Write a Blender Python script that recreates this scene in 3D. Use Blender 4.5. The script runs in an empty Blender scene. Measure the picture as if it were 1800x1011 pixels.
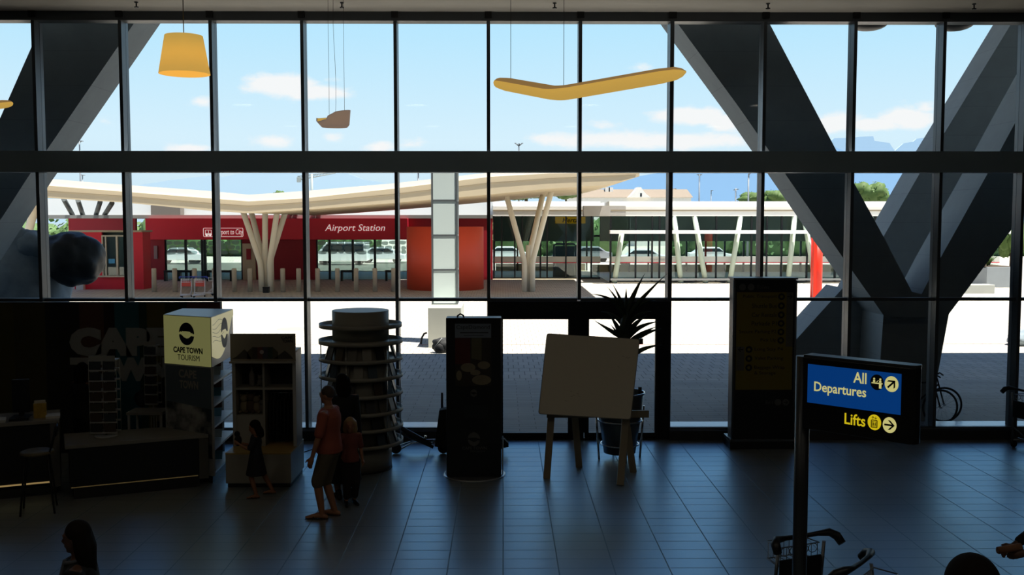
import bpy, bmesh, math, random
from mathutils import Vector, Matrix, noise

random.seed(7)
R_ = math.radians
PI = math.pi
sc = bpy.context.scene
col = sc.collection

# ------------------------------------------------------------------ camera
FPX = 1750.0
CAMZ = 3.75
TH = math.atan((505.5 - 389.0) / FPX)
PS = math.atan(16.0 / FPX)
cam_d = bpy.data.cameras.new('camera')
cam_d.sensor_width = 36.0
cam_d.lens = FPX / 1800.0 * 36.0
cam_d.clip_end = 12000
cam = bpy.data.objects.new('camera', cam_d)
cam.location = (0, 0, CAMZ)
cam.rotation_euler = (PI / 2 - TH, 0, -PS)
col.objects.link(cam)
sc.camera = cam
sc.view_settings.view_transform = 'Standard'
sc.view_settings.look = 'None'
sc.view_settings.exposure = 0.0
sc.view_settings.gamma = 1.0
sc.view_settings.use_curve_mapping = False
sc.cycles.use_denoising = True
sc.cycles.max_bounces = 8
sc.cycles.diffuse_bounces = 4
sc.cycles.glossy_bounces = 4
sc.cycles.transmission_bounces = 6
sc.cycles.transparent_max_bounces = 24
sc.cycles.caustics_reflective = False
sc.cycles.caustics_refractive = False

FW = Vector((math.sin(PS) * math.cos(TH), math.cos(PS) * math.cos(TH), -math.sin(TH)))
RT = Vector((math.cos(PS), -math.sin(PS), 0))
UP = Vector((math.sin(PS) * math.sin(TH), math.cos(PS) * math.sin(TH), math.cos(TH)))
CAM = Vector((0, 0, CAMZ))

def ray(px, py):
    return FW + RT * ((px - 900.0) / FPX) + UP * ((505.5 - py) / FPX)
def P(px, py, Y):
    d = ray(px, py)
    return CAM + d * (Y / d.y)
def G(px, py, z=0.0):
    d = ray(px, py)
    return CAM + d * ((z - CAMZ) / d.z)
def X(px, Y):
    return P(px, 389, Y).x
def Z(py, Y):
    return P(884, py, Y).z

# ------------------------------------------------------------------ sun and sky
SUN_TO = Vector((0.30, -0.13, 1.0)).normalized()
sd = bpy.data.lights.new('sun', 'SUN')
sd.energy = 13.0
sd.angle = R_(0.55)
sd.color = (1.0, 0.95, 0.86)
sun = bpy.data.objects.new('sun', sd)
sun.rotation_euler = (-SUN_TO).to_track_quat('-Z', 'Y').to_euler()
sun.location = (60, -40, 140)
col.objects.link(sun)

def sl(c):
    c = c / 255.0
    return c / 12.92 if c <= 0.04045 else ((c + 0.055) / 1.055) ** 2.4
def rgb(r, g, b):
    return (sl(r), sl(g), sl(b), 1.0)

class NT:
    def __init__(s, tree):
        s.t = tree
        s.n = tree.nodes
        s.l = tree.links
    def add(s, typ, **kw):
        n = s.n.new(typ)
        for k, v in kw.items():
            setattr(n, k, v)
        return n
    def set(s, n, **kw):
        for k, v in kw.items():
            n.inputs[k].default_value = v
        return n
    def link(s, a, b):
        s.l.new(a, b)
    def math(s, op, a, b=None, c=None, clamp=False):
        n = s.n.new('ShaderNodeMath')
        n.operation = op
        n.use_clamp = clamp
        for i, v in enumerate((a, b, c)):
            if v is None:
                continue
            if isinstance(v, (int, float)):
                n.inputs[i].default_value = v
            else:
                s.l.new(v, n.inputs[i])
        return n.outputs[0]

def make_world():
    w = bpy.data.worlds.new('sky')
    sc.world = w
    w.use_nodes = True
    t = NT(w.node_tree)
    t.n.clear()
    out = t.add('ShaderNodeOutputWorld')
    bg = t.add('ShaderNodeBackground')
    t.link(bg.outputs[0], out.inputs[0])
    tc = t.add('ShaderNodeTexCoord')
    sep = t.add('ShaderNodeSeparateXYZ')
    t.link(tc.outputs['Generated'], sep.inputs[0])
    x, y, z = sep.outputs
    ramp = t.add('ShaderNodeValToRGB')
    e = ramp.color_ramp.elements
    e[0].position = 0.0
    e[0].color = (0.30, 0.34, 0.38, 1)
    e[1].position = 1.0
    e[1].color = (0.05, 0.13, 0.36, 1)
    for p, c in ((0.49, (0.40, 0.45, 0.50)), (0.50, (0.66, 0.85, 0.96)), (0.54, (0.72, 0.93, 1.05)), (0.60, (0.49, 0.84, 1.06)),
                 (0.68, (0.22, 0.46, 0.83)), (0.80, (0.09, 0.22, 0.54))):
        el = e.new(p)
        el.color = (*c, 1)
    zz = t.math('MULTIPLY_ADD', z, 0.5, 0.5)
    t.link(zz, ramp.inputs[0])
    # clouds: soft blobs at real directions in front of the hall, broken up by noise
    ys = t.math('MAXIMUM', y, 0.02)
    u = t.math('DIVIDE', x, ys)
    v = t.math('DIVIDE', z, ys)
    tot = None
    for px, py, ax, ay, k in ((500, 148, 62, 20, 1.25), (555, 162, 60, 16, 1.0), (585, 140, 34, 9, 0.5), (355, 178, 24, 13, 0.8), (190, 213, 22, 15, 0.45),
                              (340, 262, 50, 10, 0.9), (485, 250, 40, 14, 0.75), (585, 242, 22, 11, 0.7), (668, 258, 38, 13, 0.85), (720, 252, 40, 16, 0.55),
                              (975, 245, 62, 16, 0.75), (1065, 218, 40, 10, 0.55), (1060, 248, 120, 17, 0.85), (1130, 118, 30, 10, 0.5),
                              (1215, 205, 70, 17, 1.1), (1285, 215, 55, 18, 1.0), (1200, 248, 160, 18, 0.95),
                              (1470, 218, 50, 20, 1.05), (1540, 220, 70, 12, 1.0), (1600, 208, 52, 20, 1.25), (1625, 192, 22, 16, 0.8)):
        d = ray(px, py)
        u0, v0 = d.x / d.y, d.z / d.y
        a = t.math('DIVIDE', t.math('SUBTRACT', u, u0), ax / FPX)
        b = t.math('DIVIDE', t.math('SUBTRACT', v, v0), ay / FPX)
        q = t.math('ADD', t.math('MULTIPLY', a, a), t.math('MULTIPLY', b, b))
        g = t.math('MULTIPLY', t.math('POWER', 2.718, t.math('MULTIPLY', q, -1.0)), k)
        tot = g if tot is None else t.math('MAXIMUM', tot, g)
    cmb = t.add('ShaderNodeCombineXYZ')
    t.link(t.math('MULTIPLY', u, 1.0), cmb.inputs[0])
    t.link(t.math('MULTIPLY', v, 2.0), cmb.inputs[1])
    nz = t.add('ShaderNodeTexNoise')
    t.set(nz, Scale=26.0, Detail=7.0, Roughness=0.6)
    t.link(cmb.outputs[0], nz.inputs['Vector'])
    m = t.math('ADD', tot, t.math('MULTIPLY', t.math('SUBTRACT', nz.outputs[0], 0.5), 1.5))
    mr = t.add('ShaderNodeMapRange', interpolation_type='SMOOTHSTEP')
    t.link(m, mr.inputs[0])
    mr.inputs[1].default_value = 0.25
    mr.inputs[2].default_value = 0.82
    gate = t.math('MULTIPLY', mr.outputs[0], t.math('GREATER_THAN', y, 0.05))
    gate = t.math('MULTIPLY', gate, t.math('GREATER_THAN', tot, 0.01))
    mx = t.add('ShaderNodeMix', data_type='RGBA')
    t.link(t.math('MULTIPLY', gate, 0.95), mx.inputs[0])
    t.link(ramp.outputs[0], mx.inputs[6])
    mx.inputs[7].default_value = (1.0, 1.0, 1.0, 1)
    t.link(mx.outputs[2], bg.inputs[0])
    bg.inputs[1].default_value = 1.0
make_world()

# warm fill lamps added under the hall ceiling, out of view
FILL_LIGHTS = [(-7.5, 5.0), (-2.5, 5.0), (2.5, 5.0), (7.5, 5.0), (-7.5, -1.5), (-2.5, -1.5), (2.5, -1.5), (7.5, -1.5)]
for hx, hy in FILL_LIGHTS:
    ld = bpy.data.lights.new('fill_light', 'AREA')
    ld.shape = 'DISK'
    ld.size = 0.6
    ld.energy = 17.0
    ld.color = (1.0, 0.91, 0.76)
    lo = bpy.data.objects.new('fill_light', ld)
    lo.location = (hx, hy, 7.17)
    col.objects.link(lo)

# unseen strip lamp added in the beam's hollow top to brighten the soffit
ld = bpy.data.lights.new('soffit_fill', 'AREA')
ld.shape = 'RECTANGLE'
ld.size, ld.size_y = 13.0, 0.08
ld.energy = 46.0
ld.color = (1.0, 0.95, 0.86)
lo = bpy.data.objects.new('soffit_fill', ld)
lo.location = (0, 16.945, 4.80)
lo.rotation_euler = (R_(180), 0, 0)
col.objects.link(lo)

# ------------------------------------------------------------------ materials
MATS = {}
def mat(name, c, rough=0.6, metal=0.0, var=0.10, scale=4.0, bump=0.0, spec=0.4, emit=None, es=0.0, alpha=1.0):
    if name in MATS:
        return MATS[name]
    m = bpy.data.materials.new(name)
    MATS[name] = m
    m.use_nodes = True
    t = NT(m.node_tree)
    b = t.n['Principled BSDF']
    c = rgb(*c) if max(c[:3]) > 1.0 else (*c[:3], 1.0)
    b.inputs['Roughness'].default_value = rough
    b.inputs['Metallic'].default_value = metal
    b.inputs['Specular IOR Level'].default_value = spec
    b.inputs['Alpha'].default_value = alpha
    tc = t.add('ShaderNodeTexCoord')
    nz = t.add('ShaderNodeTexNoise')
    t.set(nz, Scale=scale, Detail=5.0, Roughness=0.6)
    t.link(tc.outputs['Object'], nz.inputs['Vector'])
    mx = t.add('ShaderNodeMix', data_type='RGBA')
    t.link(nz.outputs[0], mx.inputs[0])
    mx.inputs[6].default_value = tuple(min(1, v * (1 - var)) for v in c[:3]) + (1,)
    mx.inputs[7].default_value = tuple(min(1, v * (1 + var)) for v in c[:3]) + (1,)
    t.link(mx.outputs[2], b.inputs['Base Color'])
    if bump:
        bp = t.add('ShaderNodeBump')
        bp.inputs['Strength'].default_value = bump
        bp.inputs['Distance'].default_value = 0.02
        t.link(nz.outputs[0], bp.inputs['Height'])
        t.link(bp.outputs[0], b.inputs['Normal'])
    if emit:
        b.inputs['Emission Color'].default_value = rgb(*emit) if max(emit) > 1 else (*emit, 1)
        b.inputs['Emission Strength'].default_value = es
    return m

def glass_mat(name, tint=(0.97, 0.985, 0.98), refl=0.05, rough=0.0, film=0.0):
    m = bpy.data.materials.new(name)
    m.use_nodes = True
    t = NT(m.node_tree)
    t.n.clear()
    out = t.add('ShaderNodeOutputMaterial')
    tr = t.add('ShaderNodeBsdfTransparent')
    tr.inputs[0].default_value = (*tint, 1)
    gl = t.add('ShaderNodeBsdfGlossy')
    gl.inputs['Roughness'].default_value = rough
    lw = t.add('ShaderNodeFresnel')
    lw.inputs[0].default_value = 1.35
    mx = t.add('ShaderNodeMixShader')
    t.link(t.math('MULTIPLY', lw.outputs[0], refl / 0.022, clamp=True), mx.inputs[0])
    t.link(tr.outputs[0], mx.inputs[1])
    t.link(gl.outputs[0], mx.inputs[2])
    last = mx
    if film:
        df = t.add('ShaderNodeBsdfTranslucent')
        df.inputs[0].default_value = (0.75, 0.86, 0.86, 1)
        d2 = t.add('ShaderNodeBsdfDiffuse')
        d2.inputs[0].default_value = (0.72, 0.82, 0.82, 1)
        ad = t.add('ShaderNodeMixShader')
        t.link(df.outputs[0], ad.inputs[1])
        t.link(d2.outputs[0], ad.inputs[2])
        m2 = t.add('ShaderNodeMixShader')
        m2.inputs[0].default_value = film
        t.link(mx.outputs[0], m2.inputs[1])
        t.link(ad.outputs[0], m2.inputs[2])
        last = m2
    t.link(last.outputs[0], out.inputs[0])
    return m

def tile_mat(name, c, bw, rh, mortar, mc, rough, spec, offset=0.0, var=0.06, rot=0.0, rvar=0.06, smooth=0.1, ior=1.5, tint=None):
    m = bpy.data.materials.new(name)
    m.use_nodes = True
    t = NT(m.node_tree)
    b = t.n['Principled BSDF']
    tc = t.add('ShaderNodeTexCoord')
    mp = t.add('ShaderNodeMapping')
    mp.inputs['Rotation'].default_value = (0, 0, rot)
    t.link(tc.outputs['Object'], mp.inputs[0])
    br = t.add('ShaderNodeTexBrick')
    br.offset = offset
    br.squash = 1.0
    c = rgb(*c)
    t.set(br, Color1=tuple(v * (1 - var) for v in c[:3]) + (1,), Color2=tuple(v * (1 + var) for v in c[:3]) + (1,), Mortar=rgb(*mc))
    t.set(br, Scale=1.0, **{'Mortar Size': mortar, 'Mortar Smooth': smooth, 'Brick Width': bw, 'Row Height': rh, 'Bias': 0.0})
    t.link(mp.outputs[0], br.inputs['Vector'])
    nz = t.add('ShaderNodeTexNoise')
    t.set(nz, Scale=0.9, Detail=4.0)
    t.link(tc.outputs['Object'], nz.inputs['Vector'])
    mx = t.add('ShaderNodeMix', data_type='RGBA', blend_type='MULTIPLY')
    mx.inputs[0].default_value = 0.35
    t.link(br.outputs[0], mx.inputs[6])
    t.link(nz.outputs[0], mx.inputs[7])
    t.link(mx.outputs[2], b.inputs['Base Color'])
    rr = t.math('MULTIPLY_ADD', nz.outputs[0], rvar * 2, rough - rvar)
    rr = t.math('ADD', rr, t.math('MULTIPLY', br.outputs['Fac'], 0.35))
    t.link(rr, b.inputs['Roughness'])
    b.inputs['Specular IOR Level'].default_value = spec
    b.inputs['IOR'].default_value = ior
    if tint:
        b.inputs['Specular Tint'].default_value = (*tint, 1)
    bp = t.add('ShaderNodeBump', invert=True)
    bp.inputs['Strength'].default_value = 0.25
    bp.inputs['Distance'].default_value = 0.004
    t.link(br.outputs['Fac'], bp.inputs['Height'])
    t.link(bp.outputs[0], b.inputs['Normal'])
    return m

# ------------------------------------------------------------------ mesh builder
class MB:
    def __init__(s):
        s.v = []
        s.f = []
        s.sm = []
    def add(s, vs, fs, smooth=False):
        o = len(s.v)
        s.v.extend(Vector(v) for v in vs)
        for f in fs:
            s.f.append(tuple(i + o for i in f))
            s.sm.append(smooth)
        return s
    def box(s, x0, x1, y0, y1, z0, z1, M=None):
        vs = [Vector((x, y, z)) for z in (z0, z1) for y in (y0, y1) for x in (x0, x1)]
        if M is not None:
            vs = [M @ v for v in vs]
        return s.add(vs, [(0, 2, 3, 1), (4, 5, 7, 6), (0, 1, 5, 4), (2, 6, 7, 3), (0, 4, 6, 2), (1, 3, 7, 5)])
    def cbox(s, c, size, M=None):
        c = Vector(c)
        h = Vector(size) / 2
        T = Matrix.Translation(c) @ (M.to_4x4() if M is not None else Matrix())
        return s.box(-h.x, h.x, -h.y, h.y, -h.z, h.z, T)
    def prism(s, pts, ext, smooth=False):
        """pts: polygon of 3D points, ext: vector"""
        n = len(pts)
        pts = [Vector(p) for p in pts]
        ext = Vector(ext)
        nor = Vector((0, 0, 0))
        for i in range(n):
            a, b = pts[i], pts[(i + 1) % n]
            nor += a.cross(b)
        if nor.dot(ext) > 0:
            pts.reverse()
        vs = pts + [p + ext for p in pts]
        fs = [tuple(range(n)), tuple(range(2 * n - 1, n - 1, -1))]
        s.add(vs, fs)
        o = len(s.v) - 2 * n
        for i in range(n):
            j = (i + 1) % n
            s.f.append((o + j, o + i, o + n + i, o + n + j))
            s.sm.append(smooth)
        return s
    def pxprism(s, pxs, Y0, Y1):
        return s.prism([P(a, b, Y0) for a, b in pxs], (0, Y1 - Y0, 0))
    def plate(s, pts2, F, d0=0.0, d1=0.004, smooth=False):
        """2D outline in frame F (x right, y up, z out)"""
        n = F.to_3x3() @ Vector((0, 0, 1))
        return s.prism([F @ Vector((a, b, d0)) for a, b in pts2], n * (d1 - d0), smooth)
    def disc(s, c, r, F, d0=0.0, d1=0.004, n=28, r2=None):
        r2 = r if r2 is None else r2
        return s.plate([(c[0] + r * math.cos(2 * PI * i / n), c[1] + r2 * math.sin(2 * PI * i / n)) for i in range(n)], F, d0, d1)
    def tube(s, pts, r, n=10, caps=True, smooth=True, closed=False):
        pts = [Vector(p) for p in pts]
        m = len(pts)
        rs = r if isinstance(r, (list, tuple)) else [r] * m
        tang = []
        for i in range(m):
            if closed:
                d = pts[(i + 1) % m] - pts[i - 1]
            else:
                d = pts[min(i + 1, m - 1)] - pts[max(i - 1, 0)]
            tang.append(d.normalized() if d.length > 1e-9 else Vector((0, 0, 1)))
        a = Vector((0, 0, 1)) if abs(tang[0].z) < 0.9 else Vector((1, 0, 0))
        nrm = (a - tang[0] * a.dot(tang[0])).normalized()
        vs = []
        for i in range(m):
            t = tang[i]
            nrm = nrm - t * nrm.dot(t)
            nrm = nrm.normalized() if nrm.length > 1e-6 else t.orthogonal().normalized()
            bi = t.cross(nrm)
            for k in range(n):
                an = 2 * PI * k / n
                vs.append(pts[i] + (nrm * math.cos(an) + bi * math.sin(an)) * rs[i])
        fs = []
        for i in range(m if closed else m - 1):
            j = (i + 1) % m
            for k in range(n):
                k2 = (k + 1) % n
                fs.append((i * n + k, i * n + k2, j * n + k2, j * n + k))
        o = len(s.v)
        s.add(vs, fs, smooth)
        if caps and not closed:
            s.f.append(tuple(o + k for k in reversed(range(n))))
            s.f.append(tuple(o + (m - 1) * n + k for k in range(n)))
            s.sm += [False, False]
        return s
    def ctube(s, pts, rs, n=12):
        """tapered tube with round ends (closed)"""
        pts = [Vector(p) for p in pts]
        rs = list(rs) if isinstance(rs, (list, tuple)) else [rs] * len(pts)
        d0 = (pts[0] - pts[1]).normalized()
        d1 = (pts[-1] - pts[-2]).normalized()
        a = [pts[0] + d0 * rs[0] * q for q in (0.98, 0.8, 0.45)]
        b = [pts[-1] + d1 * rs[-1] * q for q in (0.45, 0.8, 0.98)]
        return s.tube(a + pts + b, [rs[0] * 0.2, rs[0] * 0.6, rs[0] * 0.9] + rs + [rs[-1] * 0.9, rs[-1] * 0.6, rs[-1] * 0.2], n)
    def etube(s, secs, n=20, smooth=True):
        """stack of horizontal ellipses (x,y,z,rx,ry)"""
        vs = []
        for (x, y, z, rx, ry) in secs:
            for k in range(n):
                a = 2 * PI * k / n
                vs.append((x + rx * math.cos(a), y + ry * math.sin(a), z))
        fs = []
        m = len(secs)
        for i in range(m - 1):
            for k in range(n):
                k2 = (k + 1) % n
                fs.append((i * n + k, i * n + k2, (i + 1) * n + k2, (i + 1) * n + k))
        o = len(s.v)
        s.add(vs, fs, smooth)
        s.f.append(tuple(o + k for k in reversed(range(n))))
        s.f.append(tuple(o + (m - 1) * n + k for k in range(n)))
        s.sm += [False, False]
        return s
    def lathe(s, prof, n=40, c=(0, 0, 0), smooth=True, closed=False, a0=0.0, a1=None):
        """profile [(r,z)] about the vertical axis"""
        c = Vector(c)
        full = a1 is None
        a1 = 2 * PI if full else a1
        k_ = n if full else n + 1
        vs = []
        for r, z in prof:
            for k in range(k_):
                a = a0 + (a1 - a0) * k / n
                vs.append(c + Vector((r * math.cos(a), r * math.sin(a), z)))
        fs = []
        m = len(prof)
        for i in range(m if closed else m - 1):
            j = (i + 1) % m
            for k in range(n):
                k2 = (k + 1) % k_
                fs.append((i * k_ + k, i * k_ + k2, j * k_ + k2, j * k_ + k))
        o = len(s.v)
        s.add(vs, fs, smooth)
        if full and not closed:
            if prof[0][0] > 1e-6:
                s.f.append(tuple(o + k for k in reversed(range(n))))
                s.sm.append(False)
            if prof[-1][0] > 1e-6:
                s.f.append(tuple(o + (m - 1) * n + k for k in range(n)))
                s.sm.append(False)
        return s
    def cyl(s, c, r, z0, z1, n=28, r1=None):
        return s.lathe([(r, z0), (r if r1 is None else r1, z1)], n, c)
    def ball(s, c, r, nu=16, nv=10, M=None, jit=0.0, seed=0):
        c = Vector(c)
        r = Vector((r, r, r)) if isinstance(r, (int, float)) else Vector(r)
        vs = [Vector((0, 0, 1))]
        for i in range(1, nv):
            th = PI * i / nv
            for k in range(nu):
                ph = 2 * PI * k / nu
                vs.append(Vector((math.sin(th) * math.cos(ph), math.sin(th) * math.sin(ph), math.cos(th))))
        vs.append(Vector((0, 0, -1)))
        out = []
        for v in vs:
            q = 1.0
            if jit:
                q += jit * noise.noise(v * 1.7 + Vector((seed * 7.3, seed * 3.1, seed))) + 0.4 * jit * noise.noise(v * 4.3 + Vector((seed, 0, seed * 2)))
            p = Vector((v.x * r.x, v.y * r.y, v.z * r.z)) * q
            out.append(c + (M @ p if M is not None else p))
        fs = []
        for k in range(nu):
            fs.append((0, 1 + k, 1 + (k + 1) % nu))
        for i in range(nv - 2):
            for k in range(nu):
                a = 1 + i * nu + k
                b = 1 + i * nu + (k + 1) % nu
                fs.append((a, a + nu, b + nu, b))
        e = len(vs) - 1
        for k in range(nu):
            fs.append((e, 1 + (nv - 2) * nu + (k + 1) % nu, 1 + (nv - 2) * nu + k))
        return s.add(out, fs, True)
    def sheet(s, pts, w, tv, thick=0.004):
        """ribbon along pts with half-widths w in direction tv (list or vector)"""
        n = len(pts)
        vs = []
        for i, p in enumerate(pts):
            p = Vector(p)
            t = Vector(tv[i]) if isinstance(tv, list) else Vector(tv)
            d = Vector(pts[min(i + 1, n - 1)]) - Vector(pts[max(i - 1, 0)])
            nn = d.cross(t).normalized() * thick
            vs += [p - t * w[i], p + nn, p + t * w[i], p - nn]
        fs = []
        for i in range(n - 1):
            for k in range(4):
                k2 = (k + 1) % 4
                fs.append((i * 4 + k, i * 4 + k2, (i + 1) * 4 + k2, (i + 1) * 4 + k))
        fs += [(3, 2, 1, 0), tuple((n - 1) * 4 + k for k in range(4))]
        return s.add(vs, fs, True)
    def build(s, name, m, parent=None, world=False, bevel=0.0, origin=None, fix=False):
        vs = s.v
        loc = Vector((0, 0, 0))
        if parent is not None and world:
            q = parent
            off = Vector((0, 0, 0))
            while q is not None:
                off += q.location
                q = q.parent
            vs = [v - off for v in vs]
        elif parent is None:
            if origin is not None:
                loc = Vector(origin)
            else:
                xs = [v.x for v in vs]; ys = [v.y for v in vs]; zs = [v.z for v in vs]
                loc = Vector(((min(xs) + max(xs)) / 2, (min(ys) + max(ys)) / 2, min(zs)))
            vs = [v - loc for v in vs]
        me = bpy.data.meshes.new(name)
        me.from_pydata([tuple(v) for v in vs], [], s.f)
        me.polygons.foreach_set('use_smooth', s.sm)
        if fix:
            bm = bmesh.new()
            bm.from_mesh(me)
            bmesh.ops.recalc_face_normals(bm, faces=bm.faces)
            bm.to_mesh(me)
            bm.free()
        me.update()
        ms = m if isinstance(m, (list, tuple)) else [m]
        for q in ms:
            me.materials.append(q)
        o = bpy.data.objects.new(name, me)
        o.location = loc
        col.objects.link(o)
        if parent is not None:
            o.parent = parent
        if bevel:
            b = o.modifiers.new('edge', 'BEVEL')
            b.width = bevel
            b.segments = 2
            b.limit_method = 'ANGLE'
            b.angle_limit = R_(40)
        return o

def tag(o, label=None, cat=None, group=None, kind=None):
    if label: o['label'] = label
    if cat: o['category'] = cat
    if group: o['group'] = group
    if kind: o['kind'] = kind
    return o
def thing(name, label, cat, loc=(0, 0, 0), rotz=0.0, group=None):
    o = bpy.data.objects.new(name, None)
    o.empty_display_size = 0.2
    o.location = loc
    o.rotation_euler = (0, 0, rotz)
    col.objects.link(o)
    return tag(o, label, cat, group)
def struct(o, label=None):
    o['kind'] = 'structure'
    if label: o['label'] = label
    return o
CH = {}
def dup(root, loc, rotz=0.0, label=None, group=None, scale=None):
    def cp(o, par):
        c = o.copy()
        col.objects.link(c)
        if par is not None:
            c.parent = par
        for ch in list(o.children):
            cp(ch, c)
        return c
    r = cp(root, None)
    r.location = loc
    r.rotation_euler = (0, 0, rotz)
    if scale: r.scale = (scale,) * 3
    if label: r['label'] = label
    if group: r['group'] = group
    return r

def frame(o, r, u):
    r = Vector(r).normalized()
    u = Vector(u)
    u = (u - r * u.dot(r)).normalized()
    n = r.cross(u)
    M = Matrix((r, u, n)).transposed().to_4x4()
    M.translation = Vector(o)
    return M
FRONT = lambda o: frame(o, (1, 0, 0), (0, 0, 1))

def text(s, F, m, parent, h=0.1, w=None, align='C', bold=0.0, ext=0.002, shear=0.0, name='lettering', lift=0.0, spacing=1.0, world=False):
    """letters of overall height h (and width w) centred/left/right on frame F's origin"""
    cu = bpy.data.curves.new(name, 'FONT')
    cu.body = s
    cu.size = 1.0
    cu.offset = bold
    cu.extrude = 0.0
    cu.shear = shear
    cu.space_character = spacing
    cu.resolution_u = 3
    ob = bpy.data.objects.new('tmp', cu)
    col.objects.link(ob)
    dg = bpy.context.evaluated_depsgraph_get()
    dg.update()
    me = bpy.data.meshes.new_from_object(ob.evaluated_get(dg))
    bpy.data.objects.remove(ob)
    bpy.data.curves.remove(cu)
    xs = [v.co.x for v in me.vertices]; ys = [v.co.y for v in me.vertices]
    x0, x1, y0, y1 = min(xs), max(xs), min(ys), max(ys)
    sy = h / (y1 - y0)
    sx = sy if w is None else w / (x1 - x0)
    ax = {'C': (x0 + x1) / 2, 'L': x0, 'R': x1}[align]
    off = Vector((0, 0, 0))
    if world and parent is not None:
        q = parent
        while q is not None:
            off += q.location
            q = q.parent
    flat = [Vector(((v.co.x - ax) * sx, (v.co.y - (y0 + y1) / 2) * sy, lift + ext)) for v in me.vertices]
    polys = [tuple(p.vertices) for p in me.polygons]
    bpy.data.meshes.remove(me)
    bm = bmesh.new()
    bv = [bm.verts.new(F @ v - off) for v in flat]
    for p in polys:
        try:
            bm.faces.new([bv[i] for i in p])
        except ValueError:
            pass
    bmesh.ops.recalc_face_normals(bm, faces=bm.faces)
    nz = (F.to_3x3() @ Vector((0, 0, 1)))
    if bm.faces:
        if sum(f.normal.dot(nz) for f in bm.faces) < 0:
            bmesh.ops.reverse_faces(bm, faces=bm.faces)
        ret = bmesh.ops.extrude_face_region(bm, geom=list(bm.faces))
        nv = [g for g in ret['geom'] if isinstance(g, bmesh.types.BMVert)]
        # push the copied region back by ext
        bmesh.ops.translate(bm, verts=nv, vec=nz * ext)
    me = bpy.data.meshes.new(name)
    bm.to_mesh(me)
    bm.free()
    me.materials.append(m)
    o = bpy.data.objects.new(name, me)
    col.objects.link(o)
    if parent is not None:
        o.parent = parent
    return o

# common materials
MK = {}
black_metal = mat('black metal', (24, 25, 27), 0.45, 0.2, 0.1, 8)
frame_metal = mat('dark grey frame', (88, 94, 100), 0.4, 0.3, 0.06, 5)
alu = mat('brushed aluminium', (165, 168, 172), 0.32, 0.9, 0.06, 12)
chrome = mat('chrome', (200, 202, 205), 0.12, 1.0, 0.02, 5)
white_board = mat('white melamine', (225, 222, 212), 0.35, 0, 0.03, 3)
cream = mat('cream painted steel', (232, 222, 200), 0.5, 0, 0.04, 2)
black_plastic = mat('black plastic', (15, 15, 16), 0.4, 0, 0.1, 8)
concrete = mat('grey cast concrete', (150, 156, 158), 0.75, 0, 0.12, 1.6, 0.15)
glass_in = glass_mat('window glass', (0.985, 0.99, 0.99), 0.02)
# ================================================================== THE HALL
DW = 16.9
floor_m = tile_mat('floor tiles', (132, 128, 120), 0.6, 0.3, 0.007, (20, 20, 22), 0.35, 1.0, ior=2.9, tint=(0.62, 0.85, 1.0))
m = MB().box(-13, 13, -9, 17.1, -0.3, 0.0)
o = struct(m.build('floor', floor_m, origin=(0, 0.05, 0)), 'grey tiled hall floor')
ceil_m = mat('painted soffit', (208, 202, 190), 0.8, 0, 0.06, 1.2)
wall_m = mat('dark hall wall', (44, 44, 44), 0.8, 0, 0.1, 1.0)
struct(MB().box(-13, 13, -9, 17.3, 7.24, 7.5).build('ceiling', ceil_m), 'plain grey ceiling above the window wall')
struct(MB().box(-13.3, -13, -9, 17.3, 0, 7.5).build('wall_left', wall_m))
struct(MB().box(13, 13.3, -9, 17.3, 0, 7.5).build('wall_right', wall_m))
struct(MB().box(-13.3, 13.3, -9.3, -9, 0, 7.5).build('wall_back', wall_m))

# window wall: mullions, beam, transoms, sills, panes
mx_left = [65, 216, 373, 532, 694, 856]
edges = [X(p, DW) for p in mx_left]
mw = 0.055
mull = [(e, e + mw) for e in edges]
mull.append((X(1016, DW), X(1022, DW)))
mull.append((X(1175, DW), X(1182, DW)))
for p in (1343, 1500, 1655, 1800):
    e = X(p, DW)
    mull.append((e - mw, e))
step = 1.55
for k in range(1, 4):
    mull.insert(0, (mull[0][0] - step, mull[0][0] - step + mw))
    mull.append((mull[-1][1] + step - mw, mull[-1][1] + step))
ZB0, ZB1 = Z(303, DW), Z(266, DW)
ZT = Z(527.5, DW)
for i, (a, b) in enumerate(mull):
    door_bay = abs(a - X(1016, DW)) < 0.05
    z0 = ZT if door_bay else 0.19
    m = MB().box(a, b, DW, DW + 0.3, z0, 7.24)
    o = struct(m.build('trim_%d' % (i + 1), frame_metal), 'slim dark mullion of the window wall')
    br = MB().box(a - 0.03, b + 0.03, DW - 0.04, DW + 0.05, 7.14, 7.24)
    br.build('bracket', black_metal, o, world=True)
beam_m = mat('dark beam cladding', (160, 182, 198), 0.5, 0.1, 0.06, 2)
mbm = MB().box(-13, 13, DW - 0.06, DW - 0.03, ZB0, ZB1)
mbm.box(-13, 13, DW + 0.12, DW + 0.26, ZB0, ZB1)
mbm.box(-13, 13, DW - 0.03, DW + 0.12, ZB0, ZB0 + 0.05)
struct(mbm.build('trim_beam', beam_m), 'broad dark beam across the window wall')
struct(MB().box(-13, 13, DW - 0.01, DW + 0.26, Z(37, DW), 7.24).build('trim_head', frame_metal), 'window head')
xd0, xd1 = X(858, DW), X(1180, DW)
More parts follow.
